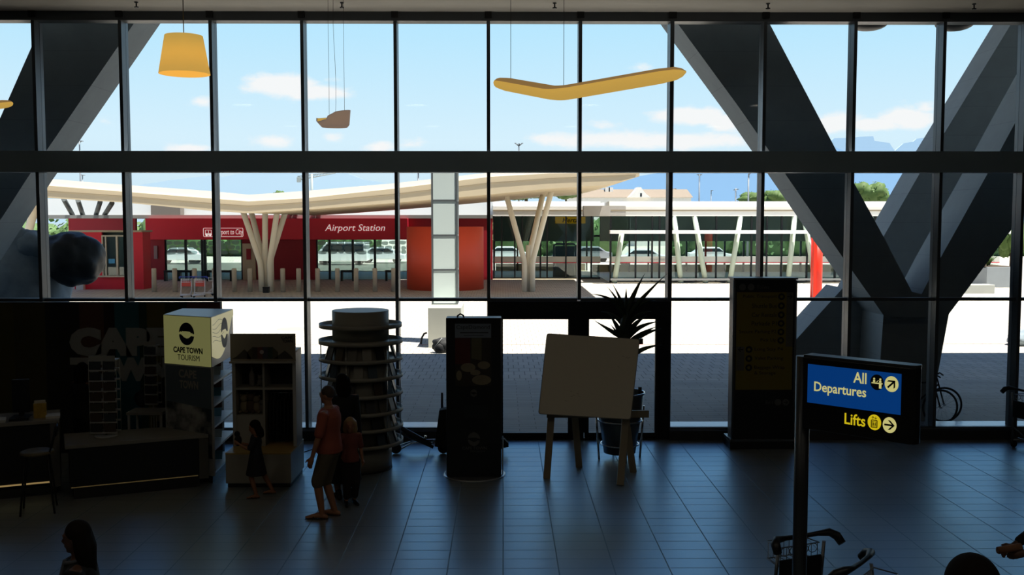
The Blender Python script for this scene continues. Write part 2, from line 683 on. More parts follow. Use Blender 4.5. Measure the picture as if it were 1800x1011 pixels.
# upstand and sill
plm = mat('dark plinth', (52, 52, 54), 0.6, 0, 0.08, 3)
for nm, a, b in (('left', -13, xd0), ('right', xd1, 13)):
    o = struct(MB().box(a, b, 16.82, 17.5, 0, 0.17).build('baseboard_' + nm, plm), 'low plinth below the window wall')
    MB().box(a, b, 16.9, 17.5, 0.172, 0.19).build('sill', alu, o, world=True)
    MB().box(a, b, 16.9, 16.96, 0.19, 0.215).build('bottom_rail', frame_metal, o, world=True)
nb = len(mull) - 1
for i in range(nb):
    a, b = mull[i][1], mull[i + 1][0]
    w = thing('window_%d' % (i + 1), 'glazed bay of the window wall', None, ((a + b) / 2, DW + 0.2, 0.2))
    w['kind'] = 'structure'
    isdoor = a > xd0 - 0.1 and b < xd1 + 0.1
    MB().box(a, b, DW + 0.18, DW + 0.192, ZB1, Z(37, DW)).build('upper_pane', glass_in, w, world=True)
    MB().box(a, b, DW + 0.18, DW + 0.192, ZT + 0.02, ZB0).build('middle_pane', glass_in, w, world=True)
    MB().box(a, b, DW + 0.08, DW + 0.24, ZT - 0.025, ZT + 0.025).build('transom', frame_metal, w, world=True)
    if not isdoor:
        MB().box(a, b, DW + 0.18, DW + 0.192, 0.19, ZT - 0.02).build('lower_pane', glass_in, w, world=True)

# entrance doors
d_m = mat('black door frame', (20, 21, 23), 0.45, 0.2, 0.05, 4)
dd = thing('door_1', 'black framed glass double entrance door', 'door', ((xd0 + xd1) / 2, DW + 0.05, 0))
dd['kind'] = 'structure'
zt = ZT - 0.025
zh = Z(562, DW)
xl1, xl2 = X(884, DW), X(1000, DW)
xr1, xr2 = X(1037, DW), X(1155, DW)
m = MB().box(xd0, xd1, DW - 0.02, DW + 0.2, zh + 0.07, zt)
m.box(xd0, xl1 - 0.07, DW - 0.02, DW + 0.2, 0, zh + 0.07)
m.box(xr2 + 0.07, xd1, DW - 0.02, DW + 0.2, 0, zh + 0.07)
m.box(xl1 - 0.07, xr2 + 0.07, DW - 0.02, DW + 0.2, 0, 0.03)
m.box(xl2 + 0.09, xr1 - 0.09, DW - 0.02, DW + 0.2, 0, zh + 0.07)
m.build('door_frame', d_m, dd, world=True)
for a, b in ((xl1, xl2), (xr1, xr2)):
    m = MB()
    zb = Z(762, DW)
    m.box(a - 0.09, b + 0.09, DW + 0.04, DW + 0.12, zh, zh + 0.07)
    m.box(a - 0.07, b + 0.09, DW + 0.04, DW + 0.12, 0.031, zb)
    m.box(a - (0.09 if a == xr1 else 0.07), a, DW + 0.04, DW + 0.12, zb, zh)
    m.box(b, b + 0.09 if a == xl1 else b + 0.07, DW + 0.04, DW + 0.12, zb, zh)
    lf = m.build('door_leaf', d_m, dd, world=True)
    MB().box(a, b, DW + 0.075, DW + 0.087, zb, zh).build('pane', glass_in, lf, world=True)
    hx = b + 0.03 if a == xl1 else a - 0.035
    MB().tube([(hx, DW - 0.03, 0.85), (hx, DW - 0.03, 1.35)], 0.014, 10).build('handle', alu, lf, world=True)

# round rings added about the unseen fill lamps
fit_m = mat('fill light rim', (190, 188, 180), 0.5)
for i, (hx, hy) in enumerate(FILL_LIGHTS):
    o = MB().lathe([(0.30, 7.10), (0.36, 7.10), (0.36, 7.239), (0.30, 7.239)], 36, (hx, hy, 0), closed=True).build('fill_light_ring', fit_m)
    tag(o, 'round fill light ring added out of view above the hall', 'fill light', 'added hall fill lights')
# ceiling fittings
def sprinkler(px, py, lab):
    p = P(px, py, 16.2)
    x = p.x
    m = MB().tube([(x, 16.2, 7.24), (x, 16.2, 7.17)], 0.012, 8)
    m.cyl((x, 16.2, 0), 0.035, 7.15, 7.165, 14)
    m.cyl((x, 16.2, 0), 0.03, 7.225, 7.24, 14)
    tag(m.build('sprinkler', black_metal), lab, 'sprinkler', 'ceiling sprinklers')
sprinkler(240, 22, 'small ceiling sprinkler to the left of the lampshade cord')
sprinkler(601, 12, 'small ceiling sprinkler beside the curled pendant lamp wires')
sprinkler(975, 10, 'small ceiling sprinkler above the boomerang lamp')
sprinkler(1350, 15, 'small ceiling sprinkler above the arm of the big leaning column')
sprinkler(1712, 22, 'small ceiling sprinkler in the far right ceiling corner')

# ------------------------------------------------------------------ pendant lamps
def shade_mat(name, c, es):
    m = bpy.data.materials.new(name)
    m.use_nodes = True
    t = NT(m.node_tree)
    t.n.clear()
    out = t.add('ShaderNodeOutputMaterial')
    tr = t.add('ShaderNodeBsdfTranslucent')
    tr.inputs[0].default_value = (*c, 1)
    df = t.add('ShaderNodeBsdfDiffuse')
    df.inputs[0].default_value = (*[v * 0.8 for v in c], 1)
    em = t.add('ShaderNodeEmission')
    em.inputs[0].default_value = (*c, 1)
    em.inputs[1].default_value = es
    mx = t.add('ShaderNodeMixShader')
    t.link(tr.outputs[0], mx.inputs[1])
    t.link(df.outputs[0], mx.inputs[2])
    ad = t.add('ShaderNodeAddShader')
    t.link(mx.outputs[0], ad.inputs[0])
    t.link(em.outputs[0], ad.inputs[1])
    t.link(ad.outputs[0], out.inputs[0])
    return m
shade_m = shade_mat('warm fabric shade', (0.80, 0.60, 0.17), 0.34)
diff_m = shade_mat('warm lamp diffuser', (0.85, 0.58, 0.14), 0.42)
cord_m = mat('grey lamp cord', (70, 70, 72), 0.6)
shell_m = shade_mat('brown glowing lamp shell', (0.50, 0.36, 0.18), 0.22)
curl_m = shade_mat('grey glowing lamp shell', (0.42, 0.36, 0.37), 0.22)

def lamp_shade():
    Y = 10.0
    x = X(330, Y)
    zt_, zb_ = Z(64, Y), Z(131, Y)
    L = thing('pendant_lamp', 'glowing yellow drum lampshade hanging on a single cord', 'lamp', (x, Y, zb_))
    h = zt_ - zb_
    MB().lathe([(0.243, 0), (0.236, 0.004), (0.178, h), (0.182, h), (0.246, 0.0)], 56).build('lamp_shade', shade_m, L)
    m = MB().tube([(0, 0, h - 0.05), (0, 0, 7.24 - zb_)], 0.005, 8)
    m.build('cord', cord_m, L)
    m = MB()
    for k in range(3):
        a = 2 * PI * k / 3
        m.tube([(0, 0, h - 0.05), (0.18 * math.cos(a), 0.18 * math.sin(a), h - 0.015)], 0.004, 6)
    m.build('spider_frame', cord_m, L)
    bm_ = mat('lamp bulb', (255, 230, 170), 0.4, emit=(255, 214, 130), es=4.0)
    MB().lathe([(0.02, h - 0.06), (0.06, h - 0.08), (0.06, 0.12), (0.03, 0.09)], 20).build('bulb', bm_, L)
    return L
lamp_shade()

def wing(m, pts, ws, ts, n=14, lo=True, up=True):
    """wing body: flat elliptic sections along pts, half width ws, half thickness ts"""
    vs = []
    N = len(pts)
    for i, p in enumerate(pts):
        p = Vector(p)
        d = (Vector(pts[min(i + 1, N - 1)]) - Vector(pts[max(i - 1, 0)])).normalized()
        side = d.cross(Vector((0, 0, 1))).normalized()
        u = side.cross(d)
        for k in range(n):
            a = 2 * PI * k / n
            vs.append(p + side * ws[i] * math.cos(a) + u * ts[i] * math.sin(a))
    fs = []
    for i in range(N - 1):
        for k in range(n):
            k2 = (k + 1) % n
            s_ = math.sin(2 * PI * (k + 0.5) / n)
            if (s_ > 0.45 and up) or (s_ <= 0.45 and lo):
                fs.append((i * n + k, i * n + k2, (i + 1) * n + k2, (i + 1) * n + k))
    m.add(vs, fs, True)
    return m
def bez(a, b, c, n):
    return [Vector(a) * (1 - t) ** 2 + Vector(b) * 2 * t * (1 - t) + Vector(c) * t * t for t in [i / n for i in range(n + 1)]]
def boomerang(label, a, b, c, wires, hw=0.105, ht=0.068):
    pts = [a + (b - a) * t for t in (0, .03, .08, .2, .4, .6, .8)] + bez(a + (b - a) * 0.88, b, b + (c - b) * 0.1, 6) + [b + (c - b) * t for t in (.2, .35, .5, .65, .8, .92, .97, 1)]
    N = len(pts)
    def prof(i):
        e = min(i, N - 1 - i)
        return (0.12, 0.55, 0.85)[e] if e < 3 else 1.0
    ws = [hw * prof(i) for i in range(N)]
    ts = [ht * prof(i) for i in range(N)]
    L = thing('pendant_lamp', label, 'lamp', b)
    wing(MB(), pts, ws, ts, lo=True, up=False).build('diffuser', diff_m, L, world=True)
    wing(MB(), pts, ws, ts, lo=False, up=True).build('shell', shell_m, L, world=True)
    for w in wires:
        MB().tube([w, (w.x, w.y, 7.24)], 0.0025, 6).build('hanging_wire', cord_m, L, world=True)
    return L
a, b, c = P(873, 145, 10.6), P(982, 165, 9.4), P(1206, 126, 9.0)
boomerang('yellow boomerang shaped lamp hanging on thin wires before the sky', a, b, c, [a + (b - a) * 0.25 + Vector((0, 0, 0.05)), b + Vector((0.05, 0.05, 0.05))])
a, b, c = P(17, 182, 9.4), P(-60, 190, 9.0), P(-200, 150, 8.8)
boomerang('orange lamp tip poking in at the left edge of the view', a, b, c, [a + (b - a) * 0.8 + Vector((0, 0, 0.04))], 0.11, 0.04)

def curled_lamp():
    Y = 11.8
    c0 = P(590, 224, Y)
    L = thing('pendant_lamp', 'small curled bowl shaped grey lamp with yellow inside', 'lamp', c0)
    n = 48
    m = MB()
    inn = MB()
    vs, vi = [], []
    for k in range(n):
        a = 2 * PI * k / n
        ca, sa = math.cos(a), math.sin(a)
        near = max(0.0, -sa)
        # high wall to the right and front right, dropping to the left
        hgt = 0.145 + 0.035 * ca + (0.02 if ca > 0 else 0) - (0.05 * max(0, -ca) * near)
        if ca < -0.35 and sa < 0:
            hgt -= 0.03
        rx = 0.175 + (0.03 if ca < -0.5 else 0)
        for q, hh in ((0.0, 0.0), (0.78, 0.0), (0.92, 0.03), (1.0, hgt)):
            vs.append(Vector((rx * q * ca - (0.02 if hh == hgt and ca < 0 else 0), 0.15 * q * sa, hh)))
            vi.append(Vector((rx * q * 0.93 * ca - (0.02 if hh == hgt and ca < 0 else 0), 0.14 * q * sa, hh + (0.012 if hh < hgt else -0.002))))
    fs = []
    for k in range(n):
        k2 = (k + 1) % n
        for j in range(3):
            fs.append((k * 4 + j, k2 * 4 + j, k2 * 4 + j + 1, k * 4 + j + 1))
    m.add(vs, fs, True)
    m.build('shell', curl_m, L)
    inn.add(vi, [tuple(reversed(f)) for f in fs], True)
    inn.build('inner_reflector', diff_m, L)
    for dx, dy in ((-0.09, 0.1), (0.09, 0.1), (0.0, -0.02)):
        pts = [(dx, dy, 0.05), (dx, dy, 7.24 - c0.z)]
        if dx == 0.0:
            pts = [(0.0 + 0.012 * math.sin(q * 0.9), dy, 0.05 + (7.19 - c0.z) * q / 10) for q in range(11)]
        MB().tube(pts, 0.002, 6).build('hanging_wire', cord_m, L)
curled_lamp()
# ================================================================== OUTSIDE, NEAR
plaza_m = tile_mat('pale plaza pavers', (196, 190, 178), 0.27, 0.55, 0.010, (138, 134, 126), 0.75, 0.2, offset=0.5, var=0.05, rvar=0.04)
strip_m = tile_mat('pale cross pavers', (184, 180, 170), 0.6, 0.2, 0.005, (130, 126, 118), 0.75, 0.2, offset=0.5, var=0.05, rvar=0.04)
struct(MB().box(-60, 60, 17.5, 23.3, 0.0, 0.003).build('trim_paving', strip_m, origin=(0, 20, 0)), 'darker strip of cross laid pavers under the overhang')
struct(MB().box(-160, 160, 17.1, 260, -0.35, 0.0).build('plaza_ground', plaza_m, origin=(0, 138, 0)), 'pale paved forecourt')
red_line_m = mat('red paving line', (190, 90, 80), 0.7)
struct(MB().box(-30, 30, G(884, 606).y, G(884, 606).y + 0.05, 0.0, 0.004).build('trim_paving_line', red_line_m), 'thin red line in the paving')
EDGE = 26.55
roof_m = mat('terminal roof soffit', (120, 120, 118), 0.8, 0, 0.05, 1)
struct(MB().box(-60, 60, 16.6, EDGE, 11.0, 12.0).build('terminal_roof', roof_m), 'deep terminal roof overhang above the window wall')
struct(MB().box(-60, 60, -10, 17.1, 11.5, 12.0).build('terminal_roof_deck', roof_m))
struct(MB().box(-60, 60, DW + 0.02, DW + 0.5, 7.24, 11.0).build('wall_front_upper', concrete), 'upper front wall of the terminal')
for sx in (-1, 1):
    struct(MB().box(min(sx * 13.4, sx * 60), max(sx * 13.4, sx * 60), DW, DW + 0.4, 0, 7.24).build('wall_front_%s' % ('left' if sx < 0 else 'right'), concrete))

def panel_concrete(name, c):
    m = bpy.data.materials.new(name)
    m.use_nodes = True
    t = NT(m.node_tree)
    b = t.n['Principled BSDF']
    b.inputs['Roughness'].default_value = 0.7
    b.inputs['Specular IOR Level'].default_value = 0.3
    tc = t.add('ShaderNodeTexCoord')
    sep = t.add('ShaderNodeSeparateXYZ')
    t.link(tc.outputs['Object'], sep.inputs[0])
    fr = t.math('FRACT', t.math('MULTIPLY', sep.outputs[2], 1 / 0.62))
    ln = t.math('LESS_THAN', fr, 0.02)
    nz = t.add('ShaderNodeTexNoise')
    t.set(nz, Scale=2.2, Detail=6.0, Roughness=0.65)
    t.link(tc.outputs['Object'], nz.inputs['Vector'])
    c = rgb(*c)
    mx = t.add('ShaderNodeMix', data_type='RGBA')
    t.link(nz.outputs[0], mx.inputs[0])
    mx.inputs[6].default_value = tuple(v * 0.82 for v in c[:3]) + (1,)
    mx.inputs[7].default_value = tuple(v * 1.15 for v in c[:3]) + (1,)
    m2 = t.add('ShaderNodeMix', data_type='RGBA')
    t.link(t.math('MULTIPLY', ln, 0.16), m2.inputs[0])
    t.link(mx.outputs[2], m2.inputs[6])
    m2.inputs[7].default_value = (0.02, 0.02, 0.022, 1)
    t.link(m2.outputs[2], b.inputs['Base Color'])
    return m
col_m = panel_concrete('smooth column concrete', (152, 162, 168))
YC = 18.3
# right hand column: two arms and a stem in front, a leaning strut and a second arm behind
t = thing('leaning_column', 'huge branching concrete column with arms spreading like a V outside the right windows', 'column', (P(1590, 748, YC).x, YC + 0.5, 0))
front = [(945, -305), (1188, 37), (1300, 190), (1379, 304), (1481, 452), (1553, 554), (1547, 638), (1540, 747.6), (1632, 747.6), (1668, 552), (1690, 523),
         (1781, 399.6), (2290, -305), (2072, -305), (1786, 213), (1735, 307), (1651, 457.5), (1620, 517), (1603, 513), (1553, 416), (1472, 268), (1352, 40), (1170, -305)]
MB().pxprism(front, YC, YC + 1.07).build('front_arms', col_m, t, world=True)
MB().pxprism([(1482, 506), (1403, 593), (1300, 707), (1300, 744), (1500, 744), (1538, 640), (1528, 520)], YC + 1.12, YC + 2.15).build('strut', col_m, t, world=True)
Yb = 21.4
MB().pxprism([(1616 + 310 * 0.611 * 2, 306 - 620), (1616, 306), (1553, 416), (1470, 560), (1420, 700), (1560, 700), (1612, 490), (1658, 410), (1712, 307), (1711 + 620 * 0.56, 306 - 620)], Yb, Yb + 1.0).build('rear_arm', col_m, t, world=True)
t = thing('leaning_column', 'slanting concrete column outside the windows at the far left', 'column', (P(-155, 747, YC).x, YC + 0.5, 0))
MB().pxprism([(473, -305), (213.7, 72.7), (83, 262.7), (47.5, 314), (0, 388), (-110, 560), (-110, 747.6), (-215, 747.6), (-155, 560), (0, 208), (60, 72), (226, -305)], YC, YC + 1.0).build('arm', col_m, t, world=True)

# dome fittings under the window head on the right
for px, lab in ((1527, 'dark rounded soffit fitting above the tenth tall pane'), (1678, 'dark rounded soffit fitting above the column arm at the right edge')):
    p = P(px, 42, 17.9)
    m = MB()
    m.ball((p.x, 17.9, 7.26), (0.33, 0.33, 0.13), 28, 12)
    m.tube([(p.x + 0.2, 17.9, 7.3), (p.x + 0.2, 17.9, 11.0)], 0.02, 8)
    tag(m.build('soffit_fitting', black_metal), lab, 'light fitting', 'rounded soffit fittings')

# boulder sculpture at the far left
rock_m = mat('grey blue rock', (140, 154, 164), 0.8, 0, 0.45, 2.6, 0.8)
dark_rock = mat('dark polished stone', (24, 27, 30), 0.55, 0, 0.25, 2.0, 0.4)
Y = 21.0
def boulder(pts, m, label, dy, seed):
    xs = [p[0] for p in pts]; ys = [p[1] for p in pts]
    a, b = P(min(xs), max(ys), Y + dy), P(max(xs), min(ys), Y + dy)
    mb = MB().ball(((a.x + b.x) / 2, Y + dy, (a.z + b.z) / 2), ((b.x - a.x) / 2, (b.x - a.x) * 0.42, (b.z - a.z) / 2), 40, 24, None, 0.28, seed)
    return mb
t = thing('stone_sculpture', 'big rounded grey stone sculpture behind the window at the far left', 'sculpture', (P(60, 600, Y).x, Y, 0))
MB().ball(P(20, 555, Y) + Vector((0, 0.2, 0)), (1.05, 0.9, 1.7), 44, 28, None, 0.22, 3).build('body_stone', rock_m, t, world=True)
MB().ball(P(128, 455, Y - 0.2), (0.63, 0.6, 0.56), 40, 26, Matrix.Rotation(R_(20), 3, 'Y'), 0.14, 5).build('head_stone', dark_rock, t, world=True)
MB().ball(P(60, 432, Y + 0.2), (0.42, 0.45, 0.32), 30, 18, None, 0.2, 8).build('shoulder_stone', rock_m, t, world=True)
mm = MB().cyl((P(60, 600, Y).x, Y, 0), 1.5, 0.0, 0.35, 40)
mm.build('plinth', concrete, t, world=True)

# glass clad light pillar on its concrete plinth
Yp = 29.4
t = thing('light_pillar', 'tall square pillar clad in pale frosted glass on a concrete block', 'pillar', (P(781, 612, Yp).x, Yp + 1.0, 0))
zp = Z(541, Yp)
pc = mat('pale plinth concrete', (176, 178, 170), 0.75, 0, 0.08, 3, 0.1)
x0, x1 = X(751.5, Yp), X(810, Yp)
MB().box(x0, x1, Yp, Yp + 2.2, 0, zp).build('plinth', pc, t, world=True, bevel=0.015)
Yq = Yp + 1.1
a, b = X(758, Yq), X(804.5, Yq)
pf = mat('grey pillar frame', (112, 118, 120), 0.5, 0.3, 0.05, 4)
m = MB()
wq = b - a
ztop = Z(284, Yq)
lev = [zp + 0.02, Z(474, Yq), Z(413.5, Yq), Z(352, Yq), ztop]
for xx in (a, b - 0.06):
    for yy in (Yq, Yq + wq - 0.06):
        m.box(xx, xx + 0.06, yy, yy + 0.06, zp, ztop)
for z in lev:
    for yy in (Yq, Yq + wq - 0.05):
        m.box(a + 0.06, b - 0.06, yy + 0.005, yy + 0.045, z - 0.03, z + 0.02)
    for xx in (a + 0.005, b - 0.05):
        m.box(xx, xx + 0.045, Yq + 0.06, Yq + wq - 0.06, z - 0.03, z + 0.02)
m.build('frame', pf, t, world=True)
fg = mat('frosted pale green glass', (236, 250, 246), 0.25, 0, 0.02, 2, spec=0.6)
for i in range(4):
    MB().box(a + 0.05, b - 0.05, Yq + 0.015, Yq + wq - 0.015, lev[i] + 0.021, lev[i + 1] - 0.031).build('glass_panel', fg, t, world=True)

# backpack and bits beside the plinth
bp_m = mat('black nylon', (26, 27, 29), 0.7, 0, 0.2, 9, 0.2)
g = G(770, 620)
t = thing('backpack', 'black backpack lying on sunny paving at the pillar block', 'bag', (g.x, g.y, 0))
MB().ball((0.08, 0, 0.2), (0.26, 0.16, 0.23), 26, 16, Matrix.Rotation(R_(25), 3, 'Y'), 0.22, 2).build('body', bp_m, t)
MB().ball((0.05, -0.12, 0.15), (0.15, 0.08, 0.13), 20, 12, Matrix.Rotation(R_(25), 3, 'Y'), 0.2, 4).build('front_pocket', bp_m, t)
MB().tube([(-0.1, -0.05, 0.1), (-0.02, -0.16, 0.25), (0.08, -0.14, 0.38), (0.12, -0.04, 0.42)], 0.016, 8).build('strap', mat('grey strap', (120, 122, 120), 0.7), t)
g = G(747, 606)
m = MB().tube([(g.x - 0.12, g.y, 0.02), (g.x - 0.1, g.y, 0.2), (g.x - 0.02, g.y, 0.34), (g.x + 0.06, g.y, 0.36)], 0.03, 10)
tag(m.build('umbrella_handle', bp_m), 'small dark hooked object standing at the left of the pillar block', 'umbrella')
g = G(1793, 607)
t = thing('stone_block', 'dark rounded lump on the sunlit paving at the right edge', 'rock', (g.x, g.y, 0))
MB().ball((0.05, 0, 0.2), (0.42, 0.4, 0.28), 26, 16, None, 0.25, 6).build('stone', rock_m, t)
# manhole
g = G(515, 578)
struct(MB().cyl((g.x, g.y, 0), 0.55, 0.0, 0.006, 36).build('trim_manhole', mat('grey manhole', (150, 148, 142), 0.6)))

# bicycle just outside, right
def bicycle():
    Y = 18.05
    rub = mat('tyre rubber', (20, 20, 22), 0.7)
    frm = mat('bicycle frame', (40, 44, 50), 0.35, 0.4)
    g = P(1652, 735, Y)
    t = thing('bicycle', 'dark bicycle leaning by the column foot outside the window', 'bicycle', (g.x - 0.55, Y, 0))
    for k, xx in enumerate((0.55, -0.48)):
        w = MB()
        n = 40
        w.tube([(xx + 0.315 * math.cos(2 * PI * i / n), 0, 0.335 + 0.315 * math.sin(2 * PI * i / n)) for i in range(n)], 0.02, 8, closed=True)
        wo = w.build('wheel', rub, t)
        s_ = MB()
        for i in range(14):
            a = 2 * PI * i / 14
            s_.tube([(xx, 0.02 * (-1) ** i, 0.335), (xx + 0.3 * math.cos(a), 0, 0.335 + 0.3 * math.sin(a))], 0.0015, 4)
        s_.tube([(xx, -0.04, 0.335), (xx, 0.04, 0.335)], 0.02, 10)
        s_.build('spokes', chrome, wo)
    m = MB()
    for a, b in (((0.55, 0, 0.335), (0.40, 0, 0.86)), ((0.44, 0, 0.72), (-0.02, 0, 0.3)), ((0.42, 0, 0.8), (-0.16, 0, 0.78)), ((-0.02, 0, 0.3), (-0.18, 0, 0.84)),
                 ((-0.02, 0, 0.3), (-0.48, 0, 0.335)), ((-0.16, 0, 0.76), (-0.48, 0, 0.335))):
        m.tube([a, b], 0.016, 8)
    m.build('frame', frm, t)
    h = MB().tube([(0.42, -0.26, 0.93), (0.42, -0.1, 0.95), (0.40, 0, 0.9), (0.42, 0.1, 0.95), (0.42, 0.26, 0.93)], 0.014, 8)
    h.tube([(0.40, 0, 0.84), (0.4, 0, 0.91)], 0.014, 8)
    h.build('handlebar', black_metal, t)
    MB().ball((-0.19, 0, 0.87), (0.13, 0.07, 0.035), 16, 8).build('saddle', rub, t)
    MB().tube([(-0.02, -0.09, 0.16), (-0.02, -0.09, 0.3), (-0.02, 0.09, 0.3), (-0.02, 0.09, 0.44)], 0.012, 6).build('crank', chrome, t)
    # second bicycle behind
    dup(t, (g.x - 0.36, Y + 0.3, 0), R_(-4), 'second bicycle standing just behind the one by the column foot', None)
bicycle()

# ================================================================== STATION
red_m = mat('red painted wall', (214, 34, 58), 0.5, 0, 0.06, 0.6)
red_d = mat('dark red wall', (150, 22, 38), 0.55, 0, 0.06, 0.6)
drum_m = mat('orange red drum', (242, 92, 66), 0.5, 0, 0.05, 0.5)
fascia_m = mat('cream canopy concrete', (200, 184, 154), 0.7, 0, 0.05, 0.8)
roofw_m = mat('white roof sheet', (240, 240, 236), 0.6, 0, 0.02, 0.5)
colmn_m = mat('pale grey column concrete', (232, 226, 210), 0.7, 0, 0.06, 1.2)
dark_in = mat('dark station interior', (132, 142, 140), 0.7, 0, 0.1, 0.5)
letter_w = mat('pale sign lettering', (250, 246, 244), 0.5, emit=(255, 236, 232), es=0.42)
film_g = glass_mat('station film glass', (0.9, 0.96, 0.95), 0.05, film=0.42)
clear_g = glass_mat('station clear glass', (0.78, 0.88, 0.86), 0.06)
mull_s = mat('station window frame', (30, 34, 38), 0.45, 0.2)
paint_w = mat('white band film', (214, 214, 206), 0.6, 0, 0.03, 1)

# --- butterfly canopy
YF, YB_ = 46.2, 63.25
bot = [(-60, 338), (80, 348), (217, 356), (372, 371), (437, 375), (532, 369), (690, 357), (860, 342), (960, 332), (1060, 326), (1124, 310)]
top = [(1124, 303.5), (966, 305), (860, 311), (690, 332), (532, 349), (437, 354), (372, 349), (217, 337), (80, 326), (-60, 315)]
t = thing('station_canopy', 'long cream butterfly shaped canopy roof spanning the station front', 'canopy', (X(437, YF), YF + 7, Z(375, YF)))
MB().pxprism(bot + top, YF, YB_).build('roof_slab', fascia_m, t, world=True)
Yt = YF + 0.45
up_ = [(1110, 303), (966, 298), (860, 303.5), (690, 322.5), (532, 336), (437, 342.5), (372, 336), (217, 325), (80, 314), (-60, 303)]
MB().pxprism([(a, b + 1.2) for a, b in reversed(top)] + up_, Yt, YB_ - 0.4).build('white_roof_edge', roofw_m, t, world=True)
# groove strip along the fascia
gm = mat('fascia groove', (150, 138, 116), 0.8)
mid = [(-60, 324.5), (80, 335), (217, 344), (372, 357), (437, 361.5), (532, 355.5), (690, 341), (860, 321), (966, 313), (1118, 306.5)]
for i in range(len(mid) - 1):
    a, b = mid[i], mid[i + 1]
    MB().pxprism([a, b, (b[0], b[1] + 1.2), (a[0], a[1] + 1.2)], YF - 0.03, YF + 0.1).build('fascia_groove', gm, t, world=True)

def strut(mb, base_px, py_k, top_px, Yb_, Yt_, r=0.32):
    """a leg that rises straight and then leans to the canopy"""
    pass
limb_shade = mat('shade grey column', (92, 98, 98), 0.7, 0, 0.08, 1)  # shade under the canopy is put into the struts' base colour
def tree_column(label, bx, Y, legs, cap=None, m=None):
    g0 = P(bx, 389, Y)
    t = thing('tree_column', label, 'column', (g0.x, Y, 0), 0, 'branching columns under the station canopy')
    for (sx, kx, ky, tx, ty, dY0, dY1, r) in legs:
        z1 = Z(ty, Y + dY1) + 0.35
        pts = [P(sx, 389, Y + dY0), P(kx, ky, Y + dY0), P(tx, ty, Y + dY1)]
        pts[0].z = 0
        d = (pts[2] - pts[1])
        pts[2] = pts[2] + d.normalized() * 0.35
        k = pts[1]
        a = k + (pts[0] - k).normalized() * 0.25
        b = k + d.normalized() * 0.25
        MB().tube([pts[0], a] + bez(a, k, b, 4)[1:-1] + [b, pts[2]], r, 16).build('branch', m or colmn_m, t, world=True)
    if cap:
        cap(t)
    return t
Yc = 53.0
tree_column('branching cream column with five limbs under the canopy valley', 466, Yc,
            [(458, 458, 463, 428, 374, 0.2, 0, .15), (463, 462, 455, 442, 374, .9, 1.2, .15), (467, 466, 455, 466, 372, 0.5, 0, .15), (474, 474, 463, 487, 373, 0.1, -.4, .15), (476, 476, 455, 502, 372, .7, .6, .15)])
def cap(t):
    MB().tube([(X(929, Yc), Yc + .25, 0), (X(929, Yc), Yc + .25, Z(431, Yc))], 0.14, 16).build('centre_post', colmn_m, t, world=True)
tree_column('branching cream column with a forked top under the rising canopy', 929, Yc,
            [(922, 922, 460, 888, 336, 0, .3, .145), (936, 936, 460, 971, 330, 0, 0, .145), (930, 930, 450, 956, 334, .9, 4.5, .16)], cap)
zroof = Z(378, 64.0)
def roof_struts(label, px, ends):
    t = thing('roof_struts', label, 'struts', (X(px, 65.0), 65.0, zroof), 0, 'shaded struts from the hall roof to the canopy')
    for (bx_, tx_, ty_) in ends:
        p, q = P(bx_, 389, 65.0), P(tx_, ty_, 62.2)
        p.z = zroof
        MB().tube([p, q], .15, 12).build('strut', limb_shade, t, world=True)
roof_struts('four shaded struts under the canopy above the ticket booth', 155, [(128, 112, 350), (146, 137, 352), (169, 176, 355), (184, 197, 357)])
roof_struts('shaded struts under the canopy just right of the five limbed column', 512, [(507, 515, 372), (517, 524, 371)])
roof_struts('shaded struts under the canopy beside the station name lettering', 556, [(549, 556, 369), (558, 566, 368)])
tree_column('slanted cream column half hidden by the stone sculpture', 48, 50.5,
            [(45, 47, 420, 66, 345, 0, 0, .2)])

# --- red station hall
YR = 64.0
def rx(p): return X(p, YR)
t = thing('station_hall', 'low red station building with glazed entrances', 'building', (rx(440), YR + 5, 0))
zf0, zf1 = Z(421, YR), Z(384, YR)
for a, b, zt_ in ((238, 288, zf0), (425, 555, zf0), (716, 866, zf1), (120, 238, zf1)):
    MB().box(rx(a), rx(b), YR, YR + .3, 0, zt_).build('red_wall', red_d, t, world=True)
MB().box(rx(262), rx(537), YR - .7, YR + .3, zf0, zf1).build('red_fascia', red_m, t, world=True, bevel=.03)
MB().box(rx(541), rx(718), YR - .7, YR + .3, zf0, zf1).build('red_fascia', red_m, t, world=True, bevel=.03)
MB().box(rx(-60), rx(866), YR - .1, YR + 11, zf1 + .002, Z(378, YR)).build('roof_edge', mat('grey roof edge', (130, 132, 130), 0.6, 0, .05, 1), t, world=True)
MB().box(rx(-60), rx(866), YR + 2.5, YR + 11, Z(377.8, YR), Z(350, YR + 2.5)).build('white_parapet', roofw_m, t, world=True)
MB().box(rx(250), rx(303), YR + 1.6, YR + 2.4, Z(377.5, YR), Z(361, YR + 1.6)).build('louvre_box', mat('grey louvre', (120, 112, 104), .7, 0, .4, 30), t, world=True)
MB().box(rx(120), rx(866), YR + .3, YR + 11, zf0 + .3, zf0 + .5).build('inner_ceiling', dark_in, t, world=True)
MB().box(rx(120), rx(866), YR + .1, YR + 11, 0.0, 0.02).build('inner_floor', mat('station floor', (90, 88, 84), .5, 0, .08, 1), t, world=True)
for px in (170, 492, 790):
    MB().box(rx(px) - .2, rx(px) + .2, YR + .3, YR + 11, 0.02, zf0 + .3).build('inner_wall', dark_in, t, world=True)
